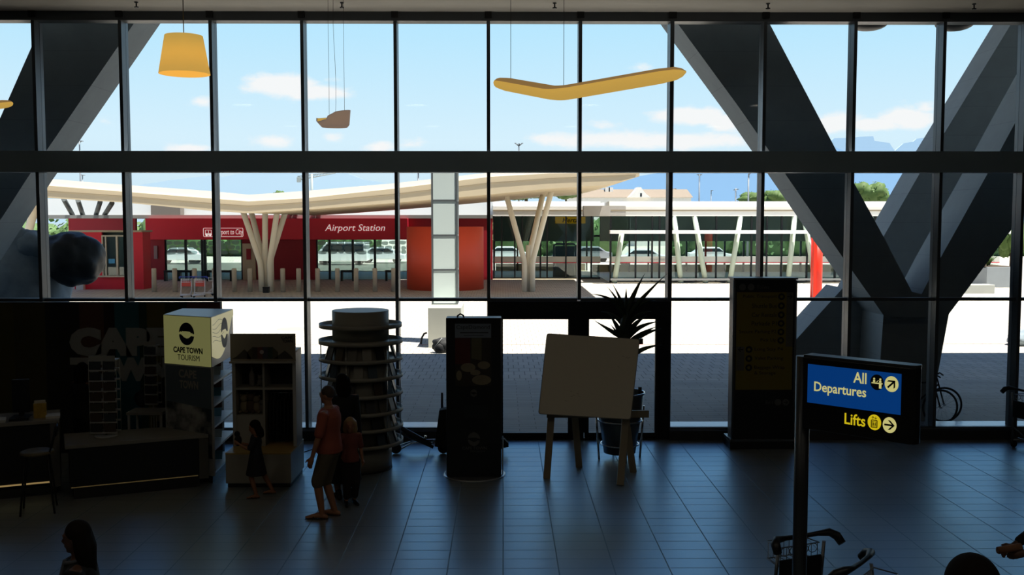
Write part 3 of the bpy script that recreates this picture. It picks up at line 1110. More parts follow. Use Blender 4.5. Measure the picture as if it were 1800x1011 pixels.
def film(m, px0, px1, py0, py1, n, seed):
    rnd = random.Random(seed)
    rows = 3
    rh = (py1 - py0) / rows
    for r in range(rows):
        x = px0 + (r % 2) * 6
        while x < px1 - 4:
            w = rnd.uniform(11, 20)
            x1_ = min(px1, x + w)
            cx, cy = (x + x1_) / 2, py0 + rh * (r + .5) + rnd.uniform(-1, 1)
            rx_, ry_ = (x1_ - x) / 2 * .96, rh * .5 * rnd.uniform(.8, 1.0)
            pts = []
            for k in range(18):
                a = 2 * PI * k / 18
                q = 1 + .06 * math.sin(3 * a + x)
                ca, sa = math.cos(a), math.sin(a)
                pts.append((min(px1, max(px0, cx + rx_ * math.copysign(abs(ca) ** .75, ca) * q)), cy + ry_ * math.copysign(abs(sa) ** .75, sa) * q))
            m.prism([P(a_, b_, YR + .16) for a_, b_ in pts], (0, .002, 0))
            x += w + .6
def glazing(px0, px1, divs, seed, n):
    fr = MB()
    ps = [px0] + divs + [px1]
    zt_ = zf0
    for p in ps:
        fr.box(rx(p) - .07, rx(p) + .07, YR + .1, YR + .28, 0.02, zt_)
    fr.build('window_frame', mull_s, t, world=True)
    for i in range(len(ps) - 1):
        MB().box(rx(ps[i]) + .07, rx(ps[i + 1]) - .07, YR + .18, YR + .2, 0.03, zt_).build('pane', clear_g, t, world=True)
    m = MB()
    film(m, px0 + 2, px1 - 2, 423, 447, n, seed)
    for i in range(len(ps) - 1):
        m.box(rx(ps[i]) + .08, rx(ps[i + 1]) - .08, YR + .165, YR + .17, Z(478, YR), Z(462, YR) + .1 * math.sin(i * 2.1))
    m.build('frosted_film', film_g, t, world=True)
glazing(288, 424, [324, 353, 358], 3, 46)
glazing(555, 716, [578, 619, 658, 697], 5, 70)
# signs on the fascia
Fy = YR - .72
text('Airport Station', FRONT((X(624, Fy), Fy, Z(402, Fy))), letter_w, t, (11.8 + 3.5) * Fy / FPX, (677 - 572) * Fy / FPX, shear=.22, ext=.02, world=True)
text('Airport to City', FRONT((X(427, Fy), Fy, Z(409, Fy))), letter_w, t, 10.5 * Fy / FPX * 1.15, 48 * Fy / FPX, align='R', shear=.1, ext=.02, world=True)
m = MB()
F = FRONT((X(392, Fy), Fy, Z(408.5, Fy)))
kk = Fy / FPX
def ring_rect(m, F, w, h, r, th, d=.02):
    def rr(w, h, r):
        pts = []
        for (cx, cy, a0) in ((w - r, h - r, 0), (-w + r, h - r, 90), (-w + r, -h + r, 180), (w - r, -h + r, 270)):
            for k in range(5):
                a = R_(a0 + 90 * k / 4)
                pts.append((cx + r * math.cos(a), cy + r * math.sin(a)))
        return pts
    o_, i_ = rr(w, h, r), rr(w - th, h - th, max(r - th, .001))
    n = len(o_)
    for k in range(n):
        j = (k + 1) % n
        m.plate([o_[k], o_[j], i_[j], i_[k]], F, 0, d)
ring_rect(m, F, 35 * kk, 7.8 * kk, 2.2 * kk, .9 * kk)
m.build('sign_border', letter_w, t, world=True)
m = MB()
F2 = FRONT((X(366, Fy), Fy, Z(409, Fy)))
ring_rect(m, F2, 5.5 * kk, 5 * kk, 1 * kk, .9 * kk)
m.plate([(-5 * kk, -4 * kk), (5 * kk, -4 * kk), (5 * kk, -1.2 * kk), (-5 * kk, -1.2 * kk)], F2, 0, .02)
for dx in (-1, 1):
    m.disc((dx * 3 * kk, -5.2 * kk), 1.3 * kk, F2, 0, .02, 12)
m.plate([(-.5 * kk, -1 * kk), (.5 * kk, -1 * kk), (.5 * kk, 3.5 * kk), (-.5 * kk, 3.5 * kk)], F2, 0, .02)
m.build('bus_symbol', letter_w, t, world=True)
# beige notice board panel beside the left entrance and grey timetable boxes
MB().box(rx(427), rx(449), YR - .25, YR - .02, 0.0, Z(428, YR)).build('notice_panel', mat('beige panel', (196, 178, 150), .6), t, world=True)
MB().box(rx(434), rx(442), YR - .28, YR - .25, Z(456, YR), Z(437, YR)).build('red_poster', red_d, t, world=True)
MB().box(rx(270), rx(276), YR - .1, YR - .005, Z(455, YR), Z(432, YR)).build('wall_light', mat('pale wall box', (150, 120, 120), .6), t, world=True)

# ticket booth at the left
Yt2 = 55.0
def bx(p): return X(p, Yt2)
t = thing('ticket_booth', 'red ticket booth with a framed window left of the station hall', 'booth', (bx(190), Yt2 + 2, 0))
zk0, zk1 = Z(484, Yt2), Z(416, Yt2)
m = MB()
m.box(bx(128), bx(178), Yt2, Yt2 + .2, 0, Z(408, Yt2))
m.box(bx(178), bx(222), Yt2, Yt2 + .2, 0, zk0)
m.box(bx(222), bx(250), Yt2, Yt2 + .2, 0, Z(408, Yt2))
m.box(bx(250) - .2, bx(250), Yt2 + .2, Yt2 + 1.2, 0, Z(408, Yt2))
m.box(bx(128), bx(128) + .2, Yt2 + .2, Yt2 + 1.2, 0, Z(408, Yt2))
m.build('red_wall', red_m, t, world=True)
MB().box(bx(125), bx(253), Yt2 - .4, Yt2 + 1.3, Z(408, Yt2), Z(405, Yt2)).build('flat_roof', mat('booth roof', (170, 160, 140), .7), t, world=True)
m = MB()
for a, b in ((178, 180), (184, 186), (203, 206), (220, 222)):
    m.box(bx(a), bx(b), Yt2 - .05, Yt2 + .12, zk0, zk1)
m.box(bx(178), bx(222), Yt2 - .05, Yt2 + .12, zk1, zk1 + .08)
m.box(bx(172), bx(222), Yt2 - .25, Yt2 + .12, zk0 - .08, zk0)
m.build('window_frame', mat('pale window frame', (200, 192, 176), .5), t, world=True)
MB().box(bx(180), bx(220), Yt2 + .04, Yt2 + .06, zk0, zk1).build('pane', clear_g, t, world=True)
MB().box(bx(130), bx(248), Yt2 + 1.1, Yt2 + 1.2, 0, Z(408, Yt2)).build('inner_wall', dark_in, t, world=True)
MB().box(bx(189), bx(200), Yt2 - .01, Yt2 + .03, Z(463, Yt2), Z(455, Yt2)).build('blue_notice', mat('blue notice', (70, 150, 200), .5), t, world=True)
MB().box(bx(176), bx(180), Yt2 - .08, Yt2 - .01, Z(438, Yt2), Z(429, Yt2)).build('blue_notice', MATS['blue notice'], t, world=True)
MB().box(bx(134), bx(147), Yt2 - .3, Yt2 - .02, 0, Z(496, Yt2)).build('white_box', mat('white notice box', (200, 200, 200), .6), t, world=True)

# round red drum
Yd = 55.5
t = thing('red_drum', 'rounded red drum shaped station tower behind the light pillar', 'building', (X(782, Yd), Yd, 0))
rd = (X(850, Yd) - X(715, Yd)) / 2
MB().lathe([(rd, 0), (rd, Z(399, Yd - rd)), (rd - .3, Z(399, Yd - rd)), (rd - .3, 0)], 72, (X(782.5, Yd), Yd, 0), closed=True).build('drum_wall', drum_m, t, world=True)
MB().cyl((X(782.5, Yd), Yd, 0), rd - .3, Z(399, Yd - rd) - .6, Z(399, Yd - rd) - .5, 60).build('drum_roof', dark_in, t, world=True)

# bollards
bol_m = mat('beige stone bollard', (186, 176, 160), .7, 0, .1, 4)
first = None
for i, px in enumerate((268.5, 305, 340, 375, 410, 437.5, 495.5, 523.5, 557, 592, 625, 658, 691)):
    p = P(px, 389, 53.0)
    lab = 'slim beige stone bollard in the row along the station front'
    if first is None:
        first = tag(MB().lathe([(.125, 0), (.125, 1.2), (.11, 1.25), (0.0, 1.25)], 20).build('bollard', bol_m), lab, 'bollard', 'bollards along the station front')
        first.location = (p.x, 53.0, 0)
    else:
        dup(first, (p.x, 53.0, 0))
# dark bin at the foot of the five limbed column
g = P(466, 389, 52.3)
t = thing('litter_bin', 'small dark bin at the foot of the five limbed column', 'bin', (g.x, 52.3, 0))
MB().box(-.15, .15, -.15, .15, 0, .28).build('body', black_plastic, t)
MB().box(-.16, .16, -.16, .16, .281, .31).build('lid', black_plastic, t)
# benches behind the bollards
first = None
for px in (303, 328, 378, 398, 612, 690):
    p = P(px, 389, 63.0)
    lab = {303: 'dark bench at the left end inside the left entrance', 328: 'dark bench second along before the left entrance', 378: 'dark bench third along before the left entrance',
           398: 'dark bench at the right end of the left entrance', 612: 'dark bench before the middle of the right entrance', 690: 'dark bench at the right end near the drum'}[px]
    if first is None:
        first = thing('bench', lab, 'bench', (p.x, 62.6, 0), 0, 'dark benches before the entrances')
        MB().box(-.42, .42, -.2, .2, .55, .68).build('seat', black_plastic, first)
        for s_ in (-1, 1):
            MB().box(s_ * .36 - .06, s_ * .36 + .06, -.18, .18, 0, .549).build('leg', black_plastic, first)
    else:
        dup(first, (p.x, 62.6, 0), 0, lab)

# --- glass wing, recessed part and projecting right part
def glass_wing(nm, label, Yg, p0, p1, fascia, depth, posts):
    def gx(p): return X(p, Yg)
    t = thing('glass_wing', label, 'building', ((gx(p0) + gx(p1)) / 2, Yg + depth / 2, 0))
    zr = Z(380, Yg)
    MB().box(gx(p0), gx(p1), Yg - .5, Yg + depth, zr, Z(363, Yg)).build('roof_fascia', fascia, t, world=True)
    MB().box(gx(p0), gx(p1), Yg - .53, Yg - .5, Z(371.5, Yg), Z(369, Yg)).build('fascia_groove', gm, t, world=True)
    MB().box(gx(p0), gx(p1), Yg + .3, Yg + depth - .5, Z(363, Yg) + .002, Z(354, Yg + .3)).build('roof_parapet', roofw_m, t, world=True)
    MB().box(gx(p0), gx(p1), Yg - .3, Yg + depth, 0, .03).build('wing_floor', mat('beige floor', (178, 166, 140), .5, 0, .06, 1), t, world=True)
    MB().box(gx(p0), gx(p1), Yg + depth * .45, Yg + depth * .45 + .5, Z(424, Yg + depth * .45), zr).build('bulkhead', dark_in, t, world=True)
    m = MB()
    ps = posts
    for p in ps:
        m.box(gx(p) - .05, gx(p) + .05, Yg + .02, Yg + .16, .03, zr)
    m.box(gx(p0), gx(p1), Yg + .02, Yg + .16, .03, .12)
    m.build('window_frame', mull_s, t, world=True)
    q = [p0] + [p for p in ps if p0 < p < p1] + [p1]
    for i in range(len(q) - 1):
        MB().box(gx(q[i]) + .05, gx(q[i + 1]) - .05, Yg + .08, Yg + .1, .12, zr).build('pane', clear_g, t, world=True)
    MB().box(gx(p0), gx(p1), Yg + .04, Yg + .05, Z(461, Yg), Z(451, Yg)).build('white_band', paint_w, t, world=True)
    MB().box(gx(p0), gx(p1), Yg + .03, Yg + .05, Z(462.6, Yg), Z(461, Yg) - .002).build('red_band', red_m, t, world=True)
    # rear glazing posts
    m = MB()
    n = int((gx(p1) - gx(p0)) / 1.4)
    for i in range(n + 1):
        x = gx(p0) + (gx(p1) - gx(p0)) * i / n
        m.box(x - .06, x + .06, Yg + depth - .4, Yg + depth - .25, .03, zr)
    m.box(gx(p0), gx(p1), Yg + depth - .4, Yg + depth - .25, 2.6, 2.75)
    m.build('rear_frame', mull_s, t, world=True)
    MB().box(gx(p0) + .1, gx(p1) - .1, Yg + depth - .24, Yg + depth - .1, .03, .55).build('rear_dado', mat('beige dado', (168, 156, 132), .6), t, world=True)
    return t
Y1 = 64.5
w1 = glass_wing('a', 'glazed station wing set back behind the forked column', Y1, 866.5, 1056, roofw_m, 11, [868, 882, 905, 918, 950, 962, 995, 1018, 1040])
Y2 = 60.6
w2 = glass_wing('b', 'glazed station wing with pale slanting posts on the right', Y2, 1072, 1760, mat('white fascia', (232, 230, 222), .6, 0, .03, 1), 13, [1074, 1118, 1147, 1160, 1225, 1260, 1322, 1349, 1375, 1420, 1470, 1540, 1620, 1700])
# thin white sun canopy in front of the right wing
MB().box(X(1069, Y2), X(1760, Y2), Y2 - 1.2, Y2 - .6, Z(411, Y2 - 1.2), Z(405, Y2 - 1.2)).build('sun_canopy', roofw_m, w2, world=True)
MB().box(X(1025, Y2), X(1098, Y2), Y2 - .52, Y2 + .5, Z(380, Y2), Z(362, Y2)).build('corner_fascia', mat('grey fascia', (170, 166, 160), .6), w2, world=True)
wood = mat('pale green steel', (186, 200, 184), .5, 0, .04, 2)
Ys = Y2 - .35
for a, b, c_, d in ((1093.6, 405, 1080, 495), (1185, 380, 1197, 495), (1221, 380, 1240.5, 495), (1302, 380, 1282.5, 495), (1397, 380, 1385, 495), (1413, 380, 1434, 495), (1530, 380, 1515, 495)):
    p, q = P(a, b, Ys), P(c_, d, Ys)
    q.z = 0
    MB().tube([q, p], .16, 14).build('slanting_post', wood, w2, world=True)
MB().box(X(1072, Y2), X(1760, Y2), Y2 - .6, Y2 - .56, .18, .3).build('kerb_rail', alu, w2, world=True)
text('Airport Station', FRONT((X(1158, Y2), Y2 + .035, Z(456.5, Y2))), mat('grey lettering', (150, 150, 146), .6), w2, 6 * Y2 / FPX, 30 * Y2 / FPX, shear=.2, ext=.004, world=True)
MB().box(X(1345, Y2), X(1356, Y2), Y2 - .63, Y2 - .61, Z(409, Y2), Z(405, Y2)).build('door_number_plate', paint_w, w2, world=True)
# yellow car hire signs on the bulkhead
yel = mat('yellow sign', (236, 180, 20), .5, emit=(236, 170, 10), es=.18)
blk = mat('black lettering', (16, 16, 16), .5)
Yh = Y1 + 11 * .45 - .12
for px0, px1, txt, al, lab in ((976, 1029, 'Hertz', .5, 'yellow car hire sign behind the glass at the forked column'), (1060, 1095, 'Hertz', .55, 'yellow car hire sign behind the glass under the grey roof corner')):
    t = thing('hanging_sign', lab, 'sign', (X((px0 + px1) / 2, Yh), Yh, Z(393, Yh)))
    MB().box(X(px0, Yh), X(px1, Yh), Yh - .06, Yh + .05, Z(393, Yh), Z(381, Yh)).build('panel', yel, t, world=True)
    text(txt, FRONT((X(px0 + (px1 - px0) * al, Yh), Yh - .062, Z(387, Yh))), blk, t, 8 * Yh / FPX, 28 * Yh / FPX, shear=.25, bold=.02, ext=.01, world=True)
# information machine inside the wing
Ym = Y1 + 2.0
t = thing('ticket_machine', 'dark green ticket machine behind the glass beside the forked column', 'machine', (X(992, Ym), Ym, 0))
gm2 = mat('dark green machine', (44, 62, 56), .5)
MB().box(X(976, Ym), X(1010, Ym), Ym, Ym + .6, .03, Z(433, Ym)).build('body', gm2, t, world=True)
MB().tube([(X(974, Ym), Ym + .1, .03), (X(974, Ym), Ym + .1, Z(431, Ym)), (X(978, Ym), Ym + .1, Z(429, Ym)), (X(1008, Ym), Ym + .1, Z(429, Ym)), (X(1012, Ym), Ym + .1, Z(431, Ym)), (X(1012, Ym), Ym + .1, .03)], .06, 8).build('frame', mull_s, t, world=True)
# red post on the right
Yr = 48.0
t = thing('red_post', 'bright red round post seen beside the column strut', 'post', (X(1437, Yr), Yr, 0))
orr = mat('signal red', (228, 52, 30), .4)
MB().cyl((X(1437, Yr), Yr, 0), (X(1448, Yr) - X(1428, Yr)) / 2, 0, Z(418, Yr), 36).build('post', orr, t, world=True)
MB().box(X(1429, Yr) - .03, X(1433, Yr), Yr - .35, Yr + .1, 0, Z(418, Yr)).build('flange', orr, t, world=True)

# ------------------------------------------------------------------ far things
leaf_m = mat('tree leaves', (72, 96, 44), .7, 0, .4, .8)
leaf_d = mat('dark hedge leaves', (84, 112, 66), .7, 0, .4, .8)
bark = mat('grey bark', (92, 78, 62), .9, 0, .2, 2)
def leaves(mb, c, r, n, size, seed):
    rnd = random.Random(seed)
    c = Vector(c)
    for i in range(n):
        while True:
            v = Vector((rnd.uniform(-1, 1), rnd.uniform(-1, 1), rnd.uniform(-1, 1)))
            if .5 < v.length <= 1:
                break
        p = c + Vector((v.x * r[0], v.y * r[1], v.z * r[2]))
        d = Vector((rnd.gauss(0, 1), rnd.gauss(0, 1), rnd.gauss(0, 1))).normalized()
        e = d.orthogonal().normalized() * size * rnd.uniform(.5, 1)
        d = d * size * rnd.uniform(.7, 1.3)
        mb.add([p - e, p + d, p + e, p - d * .5], [(0, 1, 2, 3)])
def tree(label, px, ytop, ybot, w, Y, seed, group='trees behind the station'):
    c = P(px, (ytop + ybot) / 2, Y)
    k = Y / FPX
    h = (ybot - ytop) * k / 2 * 1.25
    t = thing('tree', label, 'tree', (c.x, Y, 0), 0, group)
    m = MB()
    rnd = random.Random(seed)
    for i in range(9):
        a = 2 * PI * i / 9
        q = .62 if i % 2 else .35
        cc = (c.x + w * k / 2 * q * math.cos(a), Y + w * k * .3 * math.sin(a), c.z + h * rnd.uniform(-.35, .3))
        rr = (w * k * .27, w * k * .25, h * .6)
        m.ball(cc, rr, 14, 9, None, .35, seed + i)
        leaves(m, cc, [v * 1.12 for v in rr], 130, w * k * .028, seed * 10 + i)
    m.build('crown', leaf_m, t, world=True)
    MB().tube([(c.x, Y, 0), (c.x, Y, c.z - h * .3)], [w * k * .06, w * k * .035], 10).build('trunk', bark, t, world=True)
tree('bushy tree peeping under the canopy right of the forked column', 995, 329, 350, 44, 120, 11)
tree('dark tree showing through the fork of the column', 925, 331, 350, 80, 130, 12)
tree('small tree top above the canopy valley', 490, 335, 352, 20, 110, 13)
tree('broad green tree above the right roof beside the street lamps', 1330, 338, 362, 60, 130, 14)
tree('green tree just left of the leaning column arm', 1362, 336, 362, 46, 125, 15)
tree('rounded tree framed in the V of the big column', 1530, 318, 356, 66, 124, 16)
# hedge rows and cars beyond the station
hx = [(-90, -15), (-8, 13), (20, 80)]
for i, (a, b) in enumerate(hx):
    m = MB()
    rnd = random.Random(i)
    x = a
    while x < b:
        m.ball((x, 108 + rnd.uniform(-1, 1), 1.7), (2.2, 1.6, 1.9 + rnd.uniform(-.3, .6)), 12, 8, None, .4, int(x * 3) + 500)
        leaves(m, (x, 107.5, 1.9), (2.4, 1.8, 2.2), 60, .35, int(x * 7) + 900)
        x += 2.4
    tag(m.build('hedge', leaf_d), ['long green hedge seen through the red station hall entrances', 'green hedge seen through the glass behind the forked column', 'green hedge seen through the right glazed wing'][i], 'hedge', None, 'stuff')
def car(label, px, Y, white=True, rot=0, van=False):
    p = P(px, 389, Y)
    body = mat('white car paint', (232, 234, 236), .25, .1, .02, 1) if white else mat('silver car paint', (150, 156, 160), .25, .3, .02, 1)
    t = thing('car', label, 'car', (p.x, Y, 0), rot, 'cars parked behind the station')
    L, H = (2.3, 1.95) if van else (2.1, 1.42)
    if van:
        side = [(-L, .35), (-L, 1.1), (-L + .5, 1.2), (-L + 1.1, H), (L, H), (L, .35)]
    else:
        side = [(-L, .35), (-L, .75), (-L + .9, .9), (-L + 1.5, H), (L - 1.2, H), (L - .5, .95), (L, .9), (L, .35)]
    MB().prism([(a, -.85, b) for a, b in side], (0, 1.7, 0)).build('body', body, t, bevel=.06)
    gl = mat('car window', (30, 40, 46), .1, 0, .02, 1)
    wn = [(-L + 1.05, 1.02), (-L + 1.5, H - .12), (L - 1.25, H - .12), (L - .8, 1.02)] if not van else [(-L + .7, 1.15), (-L + 1.15, H - .15), (L - .3, H - .15), (L - .3, 1.15)]
    m = MB()
    for y in (-.875, .855):
        m.prism([(a, y, b) for a, b in wn], (0, .02, 0))
    m.build('side_window', gl, t)
    for a in (-L + .8, L - .8):
        for y in (-.8, .62):
            MB().lathe([(.0, -.09), (.3, -.09), (.32, -.05), (.32, .05), (.3, .09), (0, .09)], 20).v
            w = MB()
            w.lathe([(.0, -.09), (.3, -.09), (.32, -.05), (.32, .05), (.3, .09), (0, .09)], 20)
            w.v = [Vector((v.x + a, v.z + y + .09, v.y + .32)) for v in w.v]
            w.build('wheel', black_plastic, t)
    return t
car('white pickup seen through the left station entrance', 315, 88, True, 0, False)
car('white van seen through the right station entrance', 600, 86, True, 0, True)
car('white car seen at the right side of the right station entrance', 672, 90, True, PI)
car('white car behind the glass left of the forked column', 885, 92, True, 0)
car('silver car behind the glass beside the ticket machine', 1035, 92, False, 0)
car('white car behind the glass of the right wing near the aloe tips', 1125, 84, True, 0)
car('white car behind the right wing beside the directory board', 1250, 90, True, PI)

# gabled house beyond
Yg = 150.0
def hx_(p): return X(p, Yg)
t = thing('gabled_house', 'pale house with curved white gable and long roof above the station wing', 'building', (hx_(1100), Yg + 4, 0))
zr1, zr0 = Z(331, Yg), Z(347, Yg)
hw = mat('white house wall', (226, 224, 218), .7)
hr = mat('grey brown roof tiles', (128, 116, 102), .8, 0, .12, 2)
MB().box(hx_(1000), hx_(1215), Yg + .3, Yg + 9.7, 0, zr0).build('house_wall', hw, t, world=True)
MB().prism([(hx_(996), Yg, zr0), (hx_(996), Yg + 5, zr1), (hx_(996), Yg + 10, zr0)], (hx_(1218) - hx_(996), 0, 0)).build('roof', hr, t, world=True)
g_ = [(1104, 347), (1112, 341), (1118, 334), (1121, 329), (1127, 329), (1130, 334), (1136, 341), (1144, 347)]
MB().pxprism(g_, Yg - 1.2, Yg + 2.0).build('gable', hw, t, world=True)
for p in (1078, 1072):
    MB().box(hx_(p - 4), hx_(p + 4), Yg + 3.5, Yg + 5.5, zr0, Z(328, Yg)).build('chimney', hw, t, world=True)
MB().box(hx_(1123), hx_(1126), Yg - 1.22, Yg - 1.2, Z(346, Yg), Z(340, Yg)).build('gable_window', mull_s, t, world=True)
t = thing('gabled_house', 'white gable end further right beside the house with the curved gable', 'building', (hx_(1190), Yg + 10, 0))
MB().pxprism([(1172, 352), (1182, 340), (1188, 333), (1194, 340), (1206, 352), (1206, 430), (1172, 430)], Yg + 12, Yg + 20).build('house_wall', hw, t, world=True)
mb = MB().prism([P(1170, 353, Yg + 11.5), P(1188, 331, Yg + 11.5), P(1208, 353, Yg + 11.5), P(1206, 354.5, Yg + 11.5), P(1188, 334, Yg + 11.5), P(1172, 354.5, Yg + 11.5)], (0, 9, 0))
mb.build('roof', hr, t, world=True)

# lamp posts, mast, crane
pole_m = mat('grey lamp pole', (120, 126, 132), .5, .3)
def pole(label, px, ytop, Y, arms, name='street_lamp', cat='street lamp', r=.1):
    p = P(px, ytop, Y)
    t = thing(name, label, cat, (p.x, Y, 0), 0, 'tall lamp masts')
    MB().tube([(0, 0, 0), (0, 0, p.z)], [r * 1.3, r * .7], 8).build('pole', pole_m, t)
    k = Y / FPX
    for (dx, dz) in arms:
        MB().tube([(0, 0, p.z - .1), (dx * k, 0, p.z + dz * k)], r * .6, 6).build('arm', pole_m, t)
        s_ = 1 if dx > 0 else -1
        MB().cbox((dx * k, 0, p.z + dz * k), (3.2 * k, .5, 1.0 * k)).build('lamp_head', pole_m, t)
pole('lamp mast at the edge of the left leaning column', 139.5, 249, 105, [(4, 1), (-2.5, 0)])
pole('floodlight mast with spread heads under the boomerang lamp', 912, 256, 190, [(-6, 4), (-3, 2), (3, 2), (6, 4), (0.5, 3)], r=.16)
pole('thin lamp post above the canopy beside the light pillar', 735, 300, 82, [(3, 0)])
pole('twin headed lamp mast left of the smoke above the right wing', 1229.5, 307, 120, [(-2.5, 0), (2.5, 0)])
pole('short thin mast between the two lamp masts above the right wing', 1250, 335, 120, [(1.5, 0)], r=.07)
pole('tall lamp mast beside the window mullion above the right wing', 1316, 306, 100, [(1.5, .5)])
pole('leaning utility pole with crossbars beside the broad tree', 1293.5, 331, 115, [(3, -2), (-2, -3)], 'utility_pole', 'pole')
pole('thin mast above the canopy at the far left', 145, 308, 80, [(1, 0)], r=.05)
Yx = 260.0
a, b = P(523, 317, Yx), P(590, 304, Yx)
t = thing('tower_crane', 'distant tower crane above the canopy', 'crane', (P(545, 316, Yx).x, Yx, 0))
cm = mat('crane steel', (140, 150, 150), .6)
q = P(548, 312, Yx)
MB().tube([(q.x, Yx, 0), (q.x, Yx, q.z + 1)], .35, 6).build('mast', cm, t, world=True)
m = MB()
m.tube([a, b], .14, 6)
m.tube([a + Vector((0, 0, 1.0)), b + Vector((0, 0, .3))], .12, 6)
for i in range(12):
    u0, u1 = i / 12, (i + 1) / 12
    m.tube([a + (b - a) * u0, a + (b - a) * ((u0 + u1) / 2) + Vector((0, 0, 1.0 - .7 * u0)), a + (b - a) * u1], .07, 5)
m.build('jib', cm, t, world=True)
MB().cbox(P(525.5, 316, Yx), (1.0, .8, 1.3)).build('counterweight', cm, t, world=True)

# planter, shrubs, glass balustrade at the far right
Yp2 = 56.0
t = thing('planter_box', 'low grey planter wall at the far right beyond the column', 'planter', (X(1745, Yp2), Yp2, 0))
MB().box(X(1738, Yp2), X(1790, Yp2), Yp2, Yp2 + 4, 0, Z(470, Yp2)).build('wall', concrete, t, world=True)
MB().box(X(1738, Yp2), X(1790, Yp2), Yp2 + .2, Yp2 + 3.8, Z(470, Yp2) - .05, Z(470, Yp2) + .02).build('soil', mat('soil', (70, 56, 40), .9), t, world=True)
g = G(1720, 516)
t = thing('concrete_bench', 'long pale concrete bench block on the paving at the far right', 'bench', (g.x, g.y, 0))
MB().box(-1.6, .85, 0, .9, 0, .45).build('seat_block', pc, t, bevel=.02)
for i, (px, py, h) in enumerate(((1752, 466, 26), (1764, 470, 20), (1774, 466, 24))):
    p = P(px, py, Yp2 + 1.5)
    p = Vector((X(px, Yp2) + i * .25, Yp2 + .9 + i * 1.1, Z(470, Yp2) + .021))
    m = MB()
    rnd = random.Random(i + 40)
    for k in range(16):
        a = 2 * PI * k / 16
        L_ = h * Yp2 / FPX * rnd.uniform(.6, 1.1)
        d = Vector((math.cos(a) * .5, math.sin(a) * .5, 1)).normalized()
        m.sheet([p, p + d * L_ * .5, p + d * L_ + Vector((d.x * .2, d.y * .2, -.15))], [.03, .07, .005], d.cross(Vector((0, 0, 1))).normalized(), .008)
    tag(m.build('spiky_shrub', leaf_m), ['spiky green plant at the left end of the planter wall', 'spiky green plant in the middle of the planter wall', 'spiky green plant beside the dark end mullion on the planter wall'][i], 'plant', 'spiky plants in the planter')
tree('yellow green tree over the planter at the far right', 1778, 398, 452, 46, 66, 21, 'trees by the planter')

# mountains, with aerial haze mixed into their base colours
mt_m = mat('blue mountain with painted haze', (0.72, 0.90, 0.99), .9, 0, .03, .002)
mt_m3 = mat('blue ridge with painted haze', (0.42, 0.68, 0.95), .9, 0, .05, .002)
mt_m2 = mat('pale mountain with painted haze', (0.54, 0.74, 0.90), .9, 0, .06, .002)
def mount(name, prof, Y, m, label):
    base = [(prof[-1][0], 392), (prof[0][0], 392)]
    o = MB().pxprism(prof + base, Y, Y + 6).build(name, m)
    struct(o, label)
mount('mountain_range', [(-300, 330), (60, 330), (234, 327), (312, 315), (372, 308.5), (392, 311), (413, 307), (470, 300), (540, 292), (590, 297), (612, 305), (640, 316), (700, 325), (800, 332), (1000, 336)], 3200, mt_m, 'blue mountain with painted haze beyond the canopy valley')
mount('mountain_ridge', [(1040, 330), (1110, 312), (1180, 300), (1300, 290), (1400, 275), (1466, 258), (1500, 272), (1660, 280), (1700, 300), (1900, 330)], 3000, mt_m3, 'hazy blue ridge with painted haze above the right wing')
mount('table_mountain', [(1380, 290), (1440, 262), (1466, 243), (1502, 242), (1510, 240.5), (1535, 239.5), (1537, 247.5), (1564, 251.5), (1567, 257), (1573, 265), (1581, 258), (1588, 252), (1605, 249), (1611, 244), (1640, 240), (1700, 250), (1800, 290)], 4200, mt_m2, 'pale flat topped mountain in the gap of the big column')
# ================================================================== TOURISM STAND, LEFT
lit_m = mat('lit sign face', (205, 205, 140), .5, 0, .01, 1, emit=(206, 206, 132), es=.17)
ink_blue = mat('dark blue print', (24, 40, 66), .5, 0, .05, 3)
ink_blk = mat('dark print', (22, 24, 30), .5, 0, .05, 3)
stand_w = mat('grey white laminate', (168, 172, 172), .4, 0, .03, 2)
dark_lam = mat('dark laminate', (34, 32, 30), .5, 0, .1, 3)

def logo(F, r, m1, m2, parent, name='logo'):
    """round emblem: jagged dark cap above, wavy dark bowl below"""
    m = MB()
    top = [(r * math.cos(a), r * 1.12 * math.sin(a)) for a in [R_(8 + 164 * k / 22) for k in range(23)]]
    low = [(-.97, .10), (-.8, .26), (-.72, .14), (-.6, .28), (-.5, .24), (-.1, .26), (.35, .24), (.5, .2), (.62, .06), (.72, .16), (.84, .0), (.98, .02)]
    m.plate(top + [(a * r, b * r) for a, b in low], F, 0, .004)
    o1 = m.build(name, m1, parent)
    m = MB()
    bot = [(r * math.cos(a), r * 1.12 * math.sin(a)) for a in [R_(190 + 160 * k / 22) for k in range(23)]]
    wav = [(.92, -.22), (.6, -.18), (.3, -.4), (0, -.46), (-.35, -.36), (-.7, -.1), (-.94, -.06)]
    m.plate(bot + [(a * r, b * r) for a, b in wav], F, 0, .004)
    o2 = m.build(name, m2, parent)
    return o1, o2

